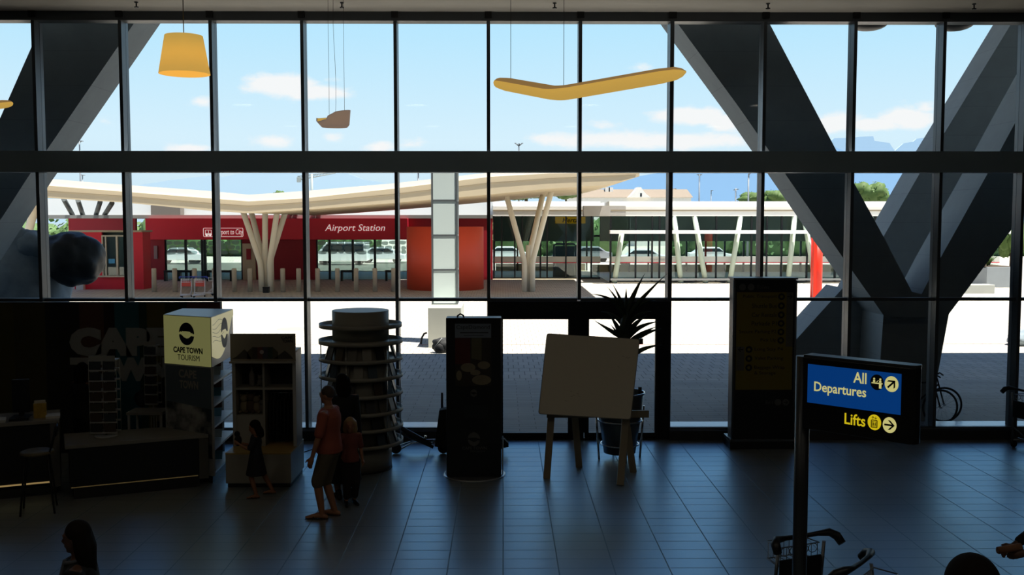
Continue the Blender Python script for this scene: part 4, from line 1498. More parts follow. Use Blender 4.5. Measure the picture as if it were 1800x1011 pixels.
def tourism_tower():
    fl, fr_, br_, bl = Vector((-4.93, 14.44, 0)), Vector((-4.12, 14.02, 0)), Vector((-4.17, 15.35, 0)), Vector((-4.98, 15.45, 0))
    c = (fl + fr_ + br_ + bl) / 4
    t = thing('tourism_tower', 'square tourism tower topped by a lit pale yellow sign cube', 'display tower', c)
    L = [p - c for p in (fl, fr_, br_, bl)]
    z0, z1 = 1.68, 2.40
    def q(p, z): return Vector((p.x, p.y, z))
    m = MB().prism([q(p, z0) for p in L], (0, 0, z1 - z0))
    m.build('sign_cube', stand_w, t, bevel=.006)
    # lit faces, front and right
    def facef(a, b, z):  # frame on the face from a to b
        return frame(q(a, z), b - a, (0, 0, 1))
    wF = (L[1] - L[0]).length
    F = facef(L[0], L[1], z0)
    MB().plate([(.01, .01), (wF - .01, .01), (wF - .01, z1 - z0 - .01), (.01, z1 - z0 - .01)], F, .001, .008).build('lit_face', lit_m, t)
    wR = (L[2] - L[1]).length
    F2 = facef(L[1], L[2], z0)
    lit2 = mat('lit cream side face', (214, 208, 172), .5, 0, .02, 2, emit=(214, 206, 160), es=.42)
    wave = [(.01, z1 - z0 - .01), (.01, .16)] + [(.01 + (wR - .3) * k / 12, .16 - .1 * math.sin(PI * k / 12) + .25 * (k / 12) ** 3) for k in range(1, 13)] + [(wR - .2, .5), (wR - .1, .6), (wR - .01, .62), (wR - .01, z1 - z0 - .01)]
    MB().plate(wave, F2, .001, .008).build('lit_face', lit2, t)
    # contour lines on the side
    m = MB()
    for k in range(5):
        for i in range(18):
            x0 = .05 + (wR * .5) * i / 18
            x1 = .05 + (wR * .5) * (i + 1) / 18
            f = lambda x: .34 + .07 * k + .025 * math.sin(x * 9 + k)
            m.plate([(x0, f(x0)), (x1, f(x1)), (x1, f(x1) + .006), (x0, f(x0) + .006)], F2, .0085, .0095)
    m.build('contour_lines', mat('grey contour print', (150, 148, 124), .6), t)
    logo(frame(F2 @ Vector((wR * .55, .42, .0085)), L[2] - L[1], (0, 0, 1)), .2, mat('grey print', (110, 112, 110), .6), MATS['grey print'], t)
    # front print
    logo(frame(F @ Vector((wF * .50, .46, .0085)), L[1] - L[0], (0, 0, 1)), .145, ink_blk, ink_blue, t)
    text('CAPE TOWN', frame(F @ Vector((wF * .52, .225, .0085)), L[1] - L[0], (0, 0, 1)), ink_blk, t, .084, .56, bold=.034)
    text('TOURISM', frame(F @ Vector((wF * .53, .118, .0085)), L[1] - L[0], (0, 0, 1)), ink_blk, t, .08, .42)
    # lower body: poster front, back panel, open shelves to the right
    def slab(a, b, z0, z1, th):
        d = (b - a).normalized()
        n = Vector((0, 0, 1)).cross(d) * th
        return MB().prism([q(a, z0), q(b, z0), q(b + n, z0), q(a + n, z0)], (0, 0, z1 - z0))
    inF = slab(L[0], L[1], .12, z0 - .001, .03)
    inF.build('front_panel', stand_w, t)
    slab(L[3], L[0], .12, z0 - .001, .04).build('left_panel', stand_w, t)
    MB().prism([p * .9 for p in L], (0, 0, .119)).build('kick_base', dark_lam, t)
    a, b = L[1] + Vector((-.36, .30, 0)), L[2] + Vector((-.36, 0, 0))
    for z in (.14, .47, .79, 1.10, 1.42):
        MB().prism([q(L[1] + Vector((-.33, .25, 0)), z), q(L[1] + Vector((-.005, .05, 0)), z), q(L[2] + Vector((-.005, 0, 0)), z), q(L[2] + Vector((-.33, 0, 0)), z)], (0, 0, .03)).build('shelf', stand_w, t)
    # poster
    pm = bpy.data.materials.new('landscape poster')
    pm.use_nodes = True
    n = NT(pm.node_tree)
    bs = n.n['Principled BSDF']
    bs.inputs['Roughness'].default_value = .6
    tc = n.add('ShaderNodeTexCoord')
    nz = n.add('ShaderNodeTexNoise')
    n.set(nz, Scale=4.0, Detail=6.0)
    n.link(tc.outputs['Object'], nz.inputs['Vector'])
    rp = n.add('ShaderNodeValToRGB')
    rp.color_ramp.elements[0].position = .38
    rp.color_ramp.elements[0].color = (.02, .03, .04, 1)
    rp.color_ramp.elements[1].position = .62
    rp.color_ramp.elements[1].color = (.36, .36, .33, 1)
    n.link(nz.outputs[0], rp.inputs[0])
    n.link(rp.outputs[0], bs.inputs['Base Color'])
    F3 = facef(L[0], L[1], .12)
    ph = z0 - .13
    MB().plate([(.02, .25), (wF - .02, .25), (wF - .02, ph * .62), (.02, ph * .66)], F3, .001, .004).build('poster_picture', pm, t)
    MB().plate([(.02, ph * .66 + .002), (wF - .02, ph * .62 + .002), (wF - .02, ph), (.02, ph)], F3, .001, .004).build('poster_sky', mat('slate poster sky', (84, 98, 108), .6, 0, .2, 3), t)
    pw = mat('pale poster letters', (150, 148, 136), .6)
    text('CAPE', frame(F3 @ Vector((wF * .50, ph * .93, .005)), L[1] - L[0], (0, 0, 1)), pw, t, .12, .34, bold=.03)
    text('TOWN', frame(F3 @ Vector((wF * .52, ph * .83, .005)), L[1] - L[0], (0, 0, 1)), pw, t, .12, .36, bold=.03)
    # brochures in the open side
    rnd = random.Random(3)
    bcol = [mat('brochure %s' % n_, c_, .4, 0, .1, 8) for n_, c_ in (('sky', (130, 180, 200)), ('teal', (80, 130, 140)), ('pale', (200, 205, 200)))]
    base = None
    for si, z in enumerate((.14, .47, .79, 1.10, 1.42)):
        zname = ['bottom shelf', 'second lowest shelf', 'middle shelf', 'second highest shelf', 'top shelf'][si]
        for k in range(2):
            y = L[1].y + .3 + .5 * k
            m = MB().cbox((0, 0, .07), (.12, .006, .14))
            o = m.build('brochure', bcol[(si + k) % 3], origin=(0, 0, 0))
            o.location = c + Vector((L[1].x - .17, y, z + .036))
            o.rotation_euler = (R_(-32), 0, R_(8))
            tag(o, 'leaning brochure on the %s of the tourism tower, %s' % (zname, ['nearer the front', 'nearer the window'][k]), 'brochure', 'brochures on the tourism tower shelves')
tourism_tower()

# backdrop with coloured stripes
Yw = 16.0
def wx(p): return X(p, Yw)
zt = Z(531, Yw)
t = thing('backdrop_wall', 'dark backdrop partition with coloured stripes and big CAPE TOWN letters', 'partition', (wx(190), Yw + .1, 0))
base_c = mat('backdrop black', (30, 30, 28), .7, 0, .1, 2)
MB().box(wx(-90), wx(384), Yw, Yw + .1, 0, zt).build('panel', base_c, t, world=True)
for i, (a, b, c_) in enumerate(((-90, 18, (74, 70, 30)), (18, 74, (66, 62, 34)), (74, 98, (30, 34, 28)), (135, 178, (84, 56, 42)), (178, 196, (44, 30, 24)), (197, 240, (34, 92, 104)),
                                 (240, 254, (30, 60, 46)), (254, 286, (92, 84, 30)), (286, 312, (60, 66, 28)), (325, 384, (84, 36, 32)))):
    MB().box(wx(a), wx(b), Yw - .006, Yw - .001, 0.02, zt - .005).build('stripe', mat('stripe %s' % 'abcdefghij'[i], c_, .7, 0, .12, 2), t, world=True)
lw = mat('grey white letters', (150, 154, 152), .6, 0, .03, 2)
k = Yw / FPX
text('CAPE', FRONT((wx(117), Yw - .008, Z(600, Yw))), lw, t, 51 * k, 176 * k, align='L', bold=.085, ext=.012, world=True)
text('TOWN', FRONT((wx(117), Yw - .008, Z(648, Yw))), lw, t, 43 * k, 176 * k, align='L', bold=.085, ext=.012, world=True)

# counters
top_m = mat('pale counter top', (126, 124, 116), .35, 0, .03, 2)
pan_m = mat('counter dark front', (16, 15, 14), .5, 0, .1, 2)
end_m = mat('counter grey end', (84, 82, 76), .5, 0, .04, 2)
led_m = mat('counter strip light', (255, 224, 160), .5, emit=(255, 214, 140), es=.22)
led_d = mat('dim strip light', (255, 224, 160), .5, emit=(255, 214, 140), es=.02)
def counter(label, loc, rot, L_, D, H, lip, led):
    t = thing('service_counter', label, 'counter', loc, rot)
    MB().box(0, L_, 0, D, H - .05, H).build('counter_top', top_m, t, bevel=.006)
    MB().box(.02, L_ - .12, .06, D - .02, .18, H - .051).build('body', pan_m, t)
    MB().box(L_ - .118, L_ - .005, .01, D - .01, .12, H - .051).build('end_panel', end_m, t)
    MB().box(.02, L_ - .06, .10, D - .05, 0, .119).build('kick_base', dark_lam, t)
    MB().box(.03, L_ - .13, .045, .058, .175, .195).build('strip_light', led, t)
    return t
r0 = R_(23)
def low_counter():
    A, B, C_, D_ = Vector((-5.86, 13.2, 0)), Vector((-4.16, 13.93, 0)), Vector((-4.97, 14.42, 0)), Vector((-6.22, 13.98, 0))
    t = thing('service_counter', 'long low counter with pale top at the tourism stand', 'counter', (A + B + C_ + D_) / 4)
    q = [p - t.location for p in (A, B, C_, D_)]
    cen = sum(q, Vector()) / 4
    def poly(k, z): return [cen + (p - cen) * k + Vector((0, 0, z)) for p in q]
    MB().prism(poly(1, .70), (0, 0, .05)).build('counter_top', top_m, t, bevel=.006)
    MB().prism(poly(.93, .18), (0, 0, .519)).build('body', pan_m, t)
    MB().prism(poly(.88, 0), (0, 0, .179)).build('kick_base', dark_lam, t)
    d = (q[1] - q[0]).normalized(); n_ = Vector((-d.y, d.x, 0))
    e = q[1] - d * .13
    MB().prism([e + Vector((0, 0, .12)), q[1] - d * .005 + Vector((0, 0, .12)), q[1] - d * .005 + n_ * .04 + Vector((0, 0, .12)), e + n_ * .04 + Vector((0, 0, .12))], (0, 0, .579)).build('end_panel', end_m, t)
    s0 = q[0] + d * .06 + n_ * .02 + Vector((0, 0, .16)); s1 = q[1] - d * .15 + n_ * .02 + Vector((0, 0, .16))
    MB().prism([s0, s1, s1 + Vector((0, 0, .012)), s0 + Vector((0, 0, .012))], n_ * .012).build('strip_light', led_d, t)
low_counter()
cBl = 2.6
pB = Vector((-6.06, 13.5, 0)) - Vector((math.cos(r0), math.sin(r0), 0)) * cBl
cB = counter('higher counter with light strip at the left edge, stool before it', pB, r0, cBl, .8, 1.05, 0, led_m)
def onB(s_, d, z=1.051):
    return pB + Vector((math.cos(r0) * s_ - math.sin(r0) * d, math.sin(r0) * s_ + math.cos(r0) * d, z))
def onA(s_, d, z=.751):
    return Vector((-5.86, 13.2, 0)) + Vector((math.cos(r0) * s_ - math.sin(r0) * d, math.sin(r0) * s_ + math.cos(r0) * d, z))
# things on the high counter
t = thing('computer_monitor', 'black upright monitor standing on the high counter', 'monitor', onB(2.12, .42), r0 + R_(-10))
MB().box(-.11, .11, -.02, .03, .06, .52).build('screen', black_plastic, t, bevel=.008)
MB().box(-.03, .03, -.01, .03, .012, .1).build('stand', black_plastic, t)
MB().box(-.12, .12, -.1, .1, 0, .012).build('foot', black_plastic, t)
t = thing('leaflet_box', 'yellow patterned leaflet box on the high counter beside the monitor', 'box', onB(2.36, .25), r0)
bm_ = mat('yellow patterned card', (170, 140, 50), .6, 0, .5, 14)
MB().box(-.08, .08, -.06, .06, 0, .2).build('box', bm_, t)
MB().box(-.07, .07, -.03, .0, .201, .24).build('leaflets', mat('leaflet paper', (190, 184, 160), .6), t)
for s_, d, lab in ((1.85, .16, 'white paper stack at the left end of the high counter edge'), (2.52, .2, 'white paper stack at the right corner of the high counter')):
    o = MB().box(-.09, .09, -.12, .12, 0, .035).build('paper_stack', mat('white paper', (190, 190, 184), .6), origin=(0, 0, 0))
    o.location = onB(s_, d)
    o.rotation_euler = (0, 0, r0)
    tag(o, lab, 'paper')
o = MB().box(-.12, .12, -.07, .07, 0, .03).build('keyboard', black_plastic, origin=(0, 0, 0))
o.location = onB(2.1, .16); o.rotation_euler = (0, 0, r0)
tag(o, 'black keyboard in front of the monitor on the high counter', 'keyboard')

# bar chair
def bar_chair():
    t = thing('bar_chair', 'tall dark bar chair with pale seat before the high counter', 'chair', (-6.02, 12.75, 0), R_(20))
    met = black_metal
    MB().lathe([(.0, .745), (.17, .745), (.205, .76), (.205, .785), (.17, .8), (0, .805)], 28).build('seat', mat('pale chair seat', (96, 88, 66), .5, 0, .06, 3), t)
    for sx in (-1, 1):
        for sy in (-1, 1):
            MB().tube([(sx * .13, sy * .13, .744), (sx * .2, sy * .2, 0)], .013, 8).build('leg', met, t)
    n = 20
    MB().tube([(.185 * math.cos(2 * PI * i / n), .185 * math.sin(2 * PI * i / n), .27) for i in range(n)], .009, 6, closed=True).build('foot_ring', met, t)
    for a in (-.5, .5):
        MB().tube([(.17 * math.cos(a), .17 * math.sin(a) * 1.4, .75), (.23, .3 * a, 1.08)], .012, 8).build('back_post', met, t)
    MB().sheet([(.23, -.2, 1.06), (.25, 0, 1.06), (.23, .2, 1.06)], [.07, .075, .07], (0, 0, 1), .012).build('backrest', met, t)
bar_chair()

# postcard racks
card_c = [mat('postcard %s' % n_, c_, .5, 0, .35, 14) for n_, c_ in (('olive', (58, 56, 40)), ('slate', (40, 48, 54)), ('brown', (62, 48, 38)), ('dark', (34, 36, 36)))]
wire_w = mat('white rack wire', (170, 172, 168), .5)
def rack(label, loc, rot, cols, rows, w, z0, dz, short, skip=0):
    t = thing('postcard_rack', label, 'rack', loc, rot)
    H = z0 + rows * dz
    m = MB()
    W = cols * w
    m.cyl((0, 0, 0), .15, 0, .02, 24)
    m.tube([(0, 0, .02), (0, 0, H)], .012, 8)
    m.build('base_post', wire_w, t)
    m = MB()
    for sgn in (-1, 1):
        for cI in range(cols + 1):
            x = -W / 2 + cI * w
            m.tube([(x, sgn * .08, z0), (x, sgn * .08, H)], .004, 5)
        for r in range(rows):
            z = z0 + r * dz
            m.box(-W / 2, W / 2, sgn * .08 - .014, sgn * .08 + .014, z, z + .022)
    m.box(-W / 2, W / 2, -.085, .085, H, H + .012)
    m.build('wire_frame', wire_w, t)
    MB().box(-W / 2 + .01, W / 2 - .01, -.095, -.088, H + .014, H + .07).build('header_card', mat('header card', (150, 150, 142), .6), t)
    rnd = random.Random(cols * 10 + rows)
    proto = None
    for r in range(rows):
        for cI in range(cols):
            x = -W / 2 + (cI + .5) * w
            loc2 = Vector(loc) + Matrix.Rotation(rot, 3, 'Z') @ Vector((x, -.105, z0 + r * dz + .024))
            o = MB().cbox((0, 0, dz * .38), (w * .84, .006, dz * .76)).build('postcard', card_c[rnd.randrange(4)], origin=(0, 0, 0))
            o.location = loc2
            o.rotation_euler = (R_(-6), 0, rot)
            tag(o, 'small dark postcard stack in a pocket of the %s' % short, 'postcards', 'postcards in the %s' % short)
rack('white wire postcard rack of two columns standing on the low counter', onA(.52, .42), R_(4), 2, 7, .185, .06, .145, 'two column counter rack')
rack('narrow white postcard rack behind the low counter beside the tower', (X(262, 15.2), 15.2, 0), 0, 1, 6, .2, .95, .15, 'narrow white rack')
# white side table
Ys_ = 14.75
t = thing('side_table', 'small white wire table behind the low counter', 'table', (X(245, Ys_), Ys_ + .2, 0))
MB().box(-.27, .27, -.2, .2, .86, .9).build('table_top', mat('dull white top', (140, 140, 134), .5), t)
for sx in (-1, 1):
    for sy in (-1, 1):
        MB().box(sx * .24 - .015, sx * .24 + .015, sy * .17 - .015, sy * .17 + .015, 0, .859).build('leg', wire_w, t)
m = MB()
for i in range(5):
    m.box(.1 + .04 * i, .106 + .04 * i, -.205, -.2, .3, .85)
m.build('wire_side', wire_w, t)
t = thing('black_bag', 'black bag hanging at the back beside the narrow postcard rack', 'bag', (X(283, 15.5), 15.55, 0))
MB().ball((0, 0, .95), (.14, .1, .34), 20, 14, None, .15, 4).build('body', bp_m, t)
MB().cbox((0, 0, .31), (.24, .18, .62)).build('stand', black_plastic, t)
m = MB().ball((X(238, 15.1), 15.2, 1.03), (.12, .1, .13), 20, 12, None, .2, 9)
tag(m.build('black_pouch', bp_m), 'small round black bag on the white wire table', 'bag')

# ------------------------------------------------------------------ toy display cabinet
def cabinet():
    x0, x1 = X(388, 13.85), X(505, 13.85)
    Yf = 13.85
    c = Vector(((x0 + x1) / 2, Yf, 0))
    t = thing('display_cabinet', 'pale display cabinet with headboard and four open compartments', 'cabinet', c)
    w = (x1 - x0) / 2
    wl = mat('cabinet board', (150, 148, 138), .45, 0, .03, 2)
    MB().box(-w + .02, w - .02, .03, .9, 0, .06).build('kick_base', dark_lam, t)
    MB().box(-w, w, 0, .92, .061, .475).build('base_box', wl, t, bevel=.006)
    MB().box(-w, w, 0, .92, .4755, .495).build('wooden_top', mat('yellowish wood top', (170, 142, 84), .45, 0, .15, 6), t)
    # upper carcass
    ya, yb = .42, .82
    H = 1.86
    MB().box(-w, -w + .05, ya, yb, .496, H).build('side_panel', wl, t)
    MB().box(w - .05, w, ya, yb, .496, H).build('side_panel', stand_w, t)
    MB().box(-w + .051, w - .051, yb - .03, yb, .496, H).build('back_panel', mat('dark cabinet back', (34, 32, 30), .6, 0, .1, 3), t)
    MB().box(-w, w, ya, yb, H + .001, H + .03).build('top_panel', wl, t)
    zc = 1.32
    MB().box(-w + .051, w - .051, ya + .01, yb - .031, zc, zc + .03).build('shelf', wl, t)
    xm = -.01
    MB().box(xm - .015, xm + .015, ya + .01, yb - .031, .496, zc - .001).build('divider', wl, t)
    MB().box(xm - .015, xm + .015, ya + .01, yb - .031, zc + .031, H - .13).build('divider', wl, t)
    MB().box(-w + .051, w - .051, ya, ya + .02, H - .13, H).build('top_rail', wl, t)
    MB().box(-w + .051, xm - .016, ya + .02, yb - .04, .497, .95).build('drawer_box', wl, t)
    # headboard
    hb = mat('headboard print', (128, 122, 108), .6, 0, .06, 2)
    MB().box(-w, w + .01, ya - .06, ya - .03, 1.75, 2.14).build('headboard', hb, t)
    MB().box(-w - .01, w + .02, ya - .1, ya - .03, 1.72, 1.749).build('headboard_ledge', wl, t)
    F = FRONT((0, ya - .061, 1.78))
    hill = mat('dark hill print', (58, 54, 46), .6)
    MB().plate([(-w + .02, 0), (-w + .08, .03), (-w + .16, .1), (-w + .2, .14), (-w + .24, .1), (-w + .3, 0)], F, 0, .003).build('printed_hill', hill, t)
    MB().plate([(w - .3, 0), (w - .22, .06), (w - .14, .12), (w - .06, .05), (w - .02, 0)], F, 0, .003).build('printed_hill', hill, t)
    cols = [(66, 58, 40), (52, 40, 30), (88, 50, 44), (60, 60, 70), (44, 60, 50), (70, 66, 44)]
    for i, c_ in enumerate(cols):
        xa = -.22 + .44 * i / 6; xb = -.22 + .44 * (i + 1) / 6
        ha = .17 if 0 < i else .1; hb_ = .17 if i < 5 else .1
        MB().plate([(xa, 0), (xb, 0), (xb, hb_), (xa, ha)], F, 0, .003).build('printed_flag', mat('flag stripe %d' % i, c_, .6), t)
    MB().disc((-.01, .1), .03, F, .004, .006).build('printed_emblem', mat('pale emblem', (160, 150, 150), .6), t)
    text('CAPE', FRONT((w - .11, ya - .061, 2.085)), ink_blk, t, .04, .16, bold=.03)
    text('TOWN', FRONT((w - .10, ya - .061, 2.035)), ink_blk, t, .045, .15, bold=.03)
    # goods
    def put(x, y, z):
        return c + Vector((x, y, z))
    dk = [mat('toy %s' % n_, c_, .8, 0, .2, 6) for n_, c_ in (('grey', (110, 106, 100)), ('brown', (84, 66, 52)), ('sand', (128, 116, 92)))]
    bt = thing('bottle', 'pale bottle on the upper left cabinet shelf', 'bottle', put(-.22, .6, zc + .031))
    MB().lathe([(.035, 0), (.04, .02), (.04, .17), (.015, .24), (.015, .28)], 18).build('body', dk[0], bt)
    MB().cyl((0, 0, 0), .018, .281, .31, 14).build('cap', black_plastic, bt)
    def toy(lab, x, z, s_, mm):
        q = thing('soft_toy', lab, 'toy', put(x, .6, z), 0, 'soft toys in the display cabinet')
        m = MB()
        m.ball((0, 0, s_ * .32), (s_ * .26, s_ * .24, s_ * .33), 16, 10)
        m.ball((0, -s_ * .04, s_ * .78), (s_ * .2, s_ * .19, s_ * .2), 16, 10)
        m.build('body', mm, q)
        for sx in (-1, 1):
            MB().ball((sx * s_ * .16, -s_ * .02, s_ * .95), (s_ * .07, s_ * .05, s_ * .08), 10, 6).build('ear', mm, q)
            MB().ball((sx * s_ * .16, -s_ * .22, s_ * .1), (s_ * .09, s_ * .16, s_ * .09), 10, 6).build('leg', mm, q)
    toy('small grey soft toy on the upper left shelf beside the bottle', -.1, zc + .031, .16, dk[0])
    toy('soft toy on the drawer box at the far left of the cabinet', -.34, .951, .28, dk[2])
    toy('soft toy on the drawer box next to the far left one', -.24, .951, .3, dk[1])
    toy('soft toy on the drawer box second from the divider', -.155, .951, .26, dk[2])
    toy('soft toy on the drawer box against the divider', -.08, .951, .2, dk[0])
    rail = MB().tube([(.01, .6, 1.25), (w - .055, .6, 1.25)], .01, 8)
    rail.build('clothes_rail', chrome, t)
    cl = [mat('dark cloth %d' % i, c_, .9, 0, .2, 8) for i, c_ in enumerate(((30, 30, 32), (38, 34, 34), (24, 26, 30)))]
    for i in range(7):
        x = .06 + i * .052
        q = thing('hanging_garment', 'dark garment hanging on the cabinet rail, %s' % ['closest to the divider', 'second from the divider', 'third from the divider', 'in the middle of the rail', 'third from the right panel', 'second from the right panel', 'against the right panel'][i], 'garment', put(x, .6, .58), 0, 'garments on the cabinet rail')
        m = MB()
        hh = .55 + .04 * math.sin(i * 2)
        m.etube([(0, 0, .02 + .05 * (i % 2), .018, .15), (0, 0, hh * .6, .016, .14), (0, 0, hh, .014, .12), (0, 0, hh + .06, .01, .04)], 14)
        m.build('cloth', cl[i % 3], q)
        MB().tube([(0, 0, hh + .06), (0, 0, .66), (0, .02, .685)], .004, 6).build('hanger_hook', chrome, q)
cabinet()

# ------------------------------------------------------------------ round book tower
def book_tower():
    Yc_ = 14.5 + .5
    cx = X(632, Yc_)
    t = thing('round_display_tower', 'round pale display tower ringed with shelves of books', 'display tower', (cx, Yc_, 0))
    wm = mat('display tower paint', (150, 148, 138), .45, 0, .03, 2)
    k = Yc_ / FPX
    rc, rr = 51 * (Yc_ - .44) / FPX, 73.5 * Yc_ / FPX
    def zz(py, r): return Z(py, Yc_ - r)
    zt_ = Z(545, Yc_)
    MB().cyl((0, 0, 0), .46, 0, .03, 56).build('base_plinth', dark_lam, t)
    MB().cyl((0, 0, 0), rc + .03, .031, zz(793, rr), 64).build('base_drum', wm, t)
    MB().cyl((0, 0, 0), rc, zz(793, rr) + .001, zz(605, rr), 64).build('core', wm, t)
    MB().cyl((0, 0, 0), rc, zz(605, rr) + .001, zt_, 64).build('top_drum', wm, t)
    def tray(name, z, h, r, rin):
        return MB().lathe([(rin, z), (r, z), (r, z + h), (r - .012, z + h), (r - .012, z + .014), (rin, z + .014)], 72, closed=True).build(name, wm, t)
    tray('top_ring', zz(582, rr), .06, rr - .01, rc + .001)
    tray('top_ring', zz(611, rr), .06, rr, rc + .001)
    zs = [zz(p, rr) for p in (642, 673, 704, 735, 764, 793)]
    for z in zs:
        tray('shelf_ring', z, .055, rr, rc + .001)
    for a in range(6):
        an = 2 * PI * a / 6 + .3
        MB().tube([((rr - .03) * math.cos(an), (rr - .03) * math.sin(an), zs[-1] + .015), ((rr - .03) * math.cos(an), (rr - .03) * math.sin(an), zz(611, rr))], .008, 8).build('support_rod', chrome, t)
    bc = [mat('book cover %s' % n_, c_, .4, 0, .25, 10) for n_, c_ in (('grey', (108, 106, 98)), ('dark', (44, 46, 50)), ('blue', (66, 82, 96)), ('brown', (82, 70, 58)), ('pale', (140, 138, 128)))]
    rnd = random.Random(5)
    protos = []
    tn = ['top', 'second', 'third', 'fourth', 'fifth', 'lowest']
    for i in range(5):
        o = MB().cbox((0, 0, .105), (.135, .02, .21)).build('book', bc[i], origin=(0, 0, 0))
        protos.append(o)
    used = [False] * 5
    for ti, z in enumerate(zs):
        for kI in range(15):
            if rnd.random() < .12:
                continue
            an = 2 * PI * kI / 15 + ti * .17
            i = rnd.randrange(5)
            o = protos[i]
            if used[i]:
                o = o.copy()
                col.objects.link(o)
            used[i] = True
            r_ = rr - .10
            o.location = (cx + r_ * math.cos(an), Yc_ + r_ * math.sin(an), z + .02)
            o.rotation_euler = (R_(-16), 0, an + PI / 2)
            tag(o, 'book leaning outward on the %s book shelf of the round tower' % tn[ti], 'book', 'books on the %s ring of the round tower' % tn[ti])
    for i in range(5):
        if not used[i]:
            bpy.data.objects.remove(protos[i])
book_tower()

# ------------------------------------------------------------------ luggage trolley
rub_m = mat('trolley rubber', (22, 22, 24), .7)
def trolley(label, loc, rot, group='luggage trolleys in the hall', st=None, bd=None, hb=None):
    t = thing('luggage_trolley', label, 'trolley', loc, rot, group)
    st = st or mat('trolley steel', (120, 124, 128), .3, .8)
    bd = bd or black_plastic
    hb = hb or black_plastic
    m = MB()
    for s_ in (-1, 1):
        m.tube([(s_ * .26, .06, .12), (s_ * .25, .04, .55), (s_ * .245, .0, .92)], .016, 8)
        m.tube([(s_ * .26, .06, .12), (s_ * .2, .5, .13), (s_ * .08, .95, .14)], .018, 8)
        m.tube([(s_ * .255, .05, .35), (s_ * .22, .3, .14)], .012, 8)
    m.tube([(-.08, .95, .14), (.08, .95, .14)], .018, 8)
    m.build('frame', st, t)
    m = MB()
    for i in range(6):
        y = .14 + i * .14
        w = .24 - .18 * (y - .06) / .9
        m.tube([(-w, y, .155), (w, y, .155)], .01, 6)
    m.build('platform', st, t)
    h = MB()
    pts = [(-.345, -.12, .92), (-.33, -.07, .975), (-.285, -.02, 1.0), (-.17, .0, .995), (0, .0, .99), (.17, .0, .995), (.285, -.02, 1.0), (.33, -.07, .975), (.345, -.12, .92)]
    h.tube(pts, [.036, .042, .036, .022, .02, .022, .036, .042, .036], 12)
    h.build('handle_bar', hb, t)
    MB().box(-.225, .225, .0, .02, .52, .8).build('advert_board', bd, t, bevel=.008)
    b = MB()
    for z in (.74, .9):
        b.tube([(-.22, .03, z), (.22, .03, z), (.19, .24, z), (-.19, .24, z)], .006, 6, closed=True)
    for i in range(7):
        x = -.2 + .4 * i / 6
        b.tube([(x, .03, .9), (x, .03, .74), (x * .86, .24, .74), (x * .86, .24, .9)], .004, 5)
    for i in range(4):
        cxx = -.15 + .1 * i
        b.tube([(cxx + .05 * math.cos(2 * PI * q / 12), .03, .86 + .04 * math.sin(2 * PI * q / 12)) for q in range(12)], .004, 5, closed=True)
    b.build('wire_basket', st, t)
    for (x, y) in ((-.25, .08), (.25, .08), (0, .9)):
        w = MB().lathe([(0, -.02), (.055, -.02), (.06, -.01), (.06, .01), (.055, .02), (0, .02)], 18)
        w.v = [Vector((v.z + x, v.x + y, v.y + .06)) for v in w.v]
        w.build('wheel', rub_m, t)
    return t
tr = trolley('luggage trolley behind the sign pole at the bottom of the view', (X(1420, 8.55), 8.55, 0), R_(22))
trolley_b = dup(tr, (X(1527, 7.86), 7.86, 0), R_(-130), 'luggage trolley with only its black handle end showing right of the sign pole')
trolley_c = dup(tr, (8.50, 16.0, 0), R_(-70), 'luggage trolley cut by the right edge near the end mullion')
# outdoor trolleys on the forecourt
for px, py, rot, lab in ((328, 522, 185, 'luggage trolley outside standing upright at the far left of the outdoor pair'), (352, 522, 178, 'luggage trolley outside beside the first one before the red hall'), (376, 519, 110, 'luggage trolley outside lying low behind the window mullion')):
    g = G(px, py)
    if px == 328:
        tro = trolley(lab, (g.x, g.y, 0), R_(rot), 'luggage trolleys outside', mat('white trolley tube', (214, 216, 222), .4), mat('red trolley board', (190, 70, 60), .5), mat('blue trolley handle', (40, 60, 150), .5))
    else:
        dup(tro, (g.x, g.y, 0), R_(rot), lab, 'luggage trolleys outside')

# floor cable, cleaning machine beside kiosk
MB_ = MB()
def lying_stand():
    Y = 16.0
    t = thing('folded_trolley', 'folded steel trolley frame lying between the round tower and the black kiosk', 'trolley', (X(735, Y), Y, 0))
    st = mat('dark steel tube', (60, 64, 70), .3, .7)
    def q(px, py, dy=0): 
        p = P(px, py, Y + dy)
        return p
    m = MB()
    m.tube([q(704, 752), q(758, 782)], .04, 10)
    m.tube([q(702, 760), q(762, 786)], .03, 10)
    m.build('long_tube', st, t, world=True)
    MB().tube([q(748, 766), q(747, 776)], .02, 8).build('clamp', chrome, t, world=True)
    m = MB()
    m.tube([q(702, 791), q(724, 779), q(762, 775)], .014, 8)
    m.tube([q(700, 784), q(730, 774), q(768, 773)], .012, 8)
    m.build('thin_tube', chrome, t, world=True)
    for px in (694, 778):
        w = MB().lathe([(0, -.03), (.08, -.03), (.09, 0), (.08, .03), (0, .03)], 18)
        c_ = Vector((X(px, Y), Y - .1, .09))
        w.v = [Vector((v.x + c_.x, v.z + c_.y, v.y + c_.z)) for v in w.v]
        w.build('wheel', rub_m, t, world=True)
    m = MB().prism([q(772, 722, -.3), q(781, 720, -.3), q(800, 720, -.3), q(800, 792, -.3), q(764, 785, -.3)], (0, .2, 0))
    m.build('side_bag', mat('dark olive canvas', (34, 33, 28), .8, 0, .2, 6), t, world=True)
    MB().tube([q(777, 690), q(777, 722)], .02, 8).build('upright', st, t, world=True)
    m = MB().prism([q(870, 776, -.2), q(886, 772, -.2), q(894, 780, -.2), q(894, 786, -.2), q(884, 788, -.2), q(870, 800, -.2)], (0, .12, 0))
    m.build('rear_flap', MATS['dark olive canvas'], t, world=True)
lying_stand()
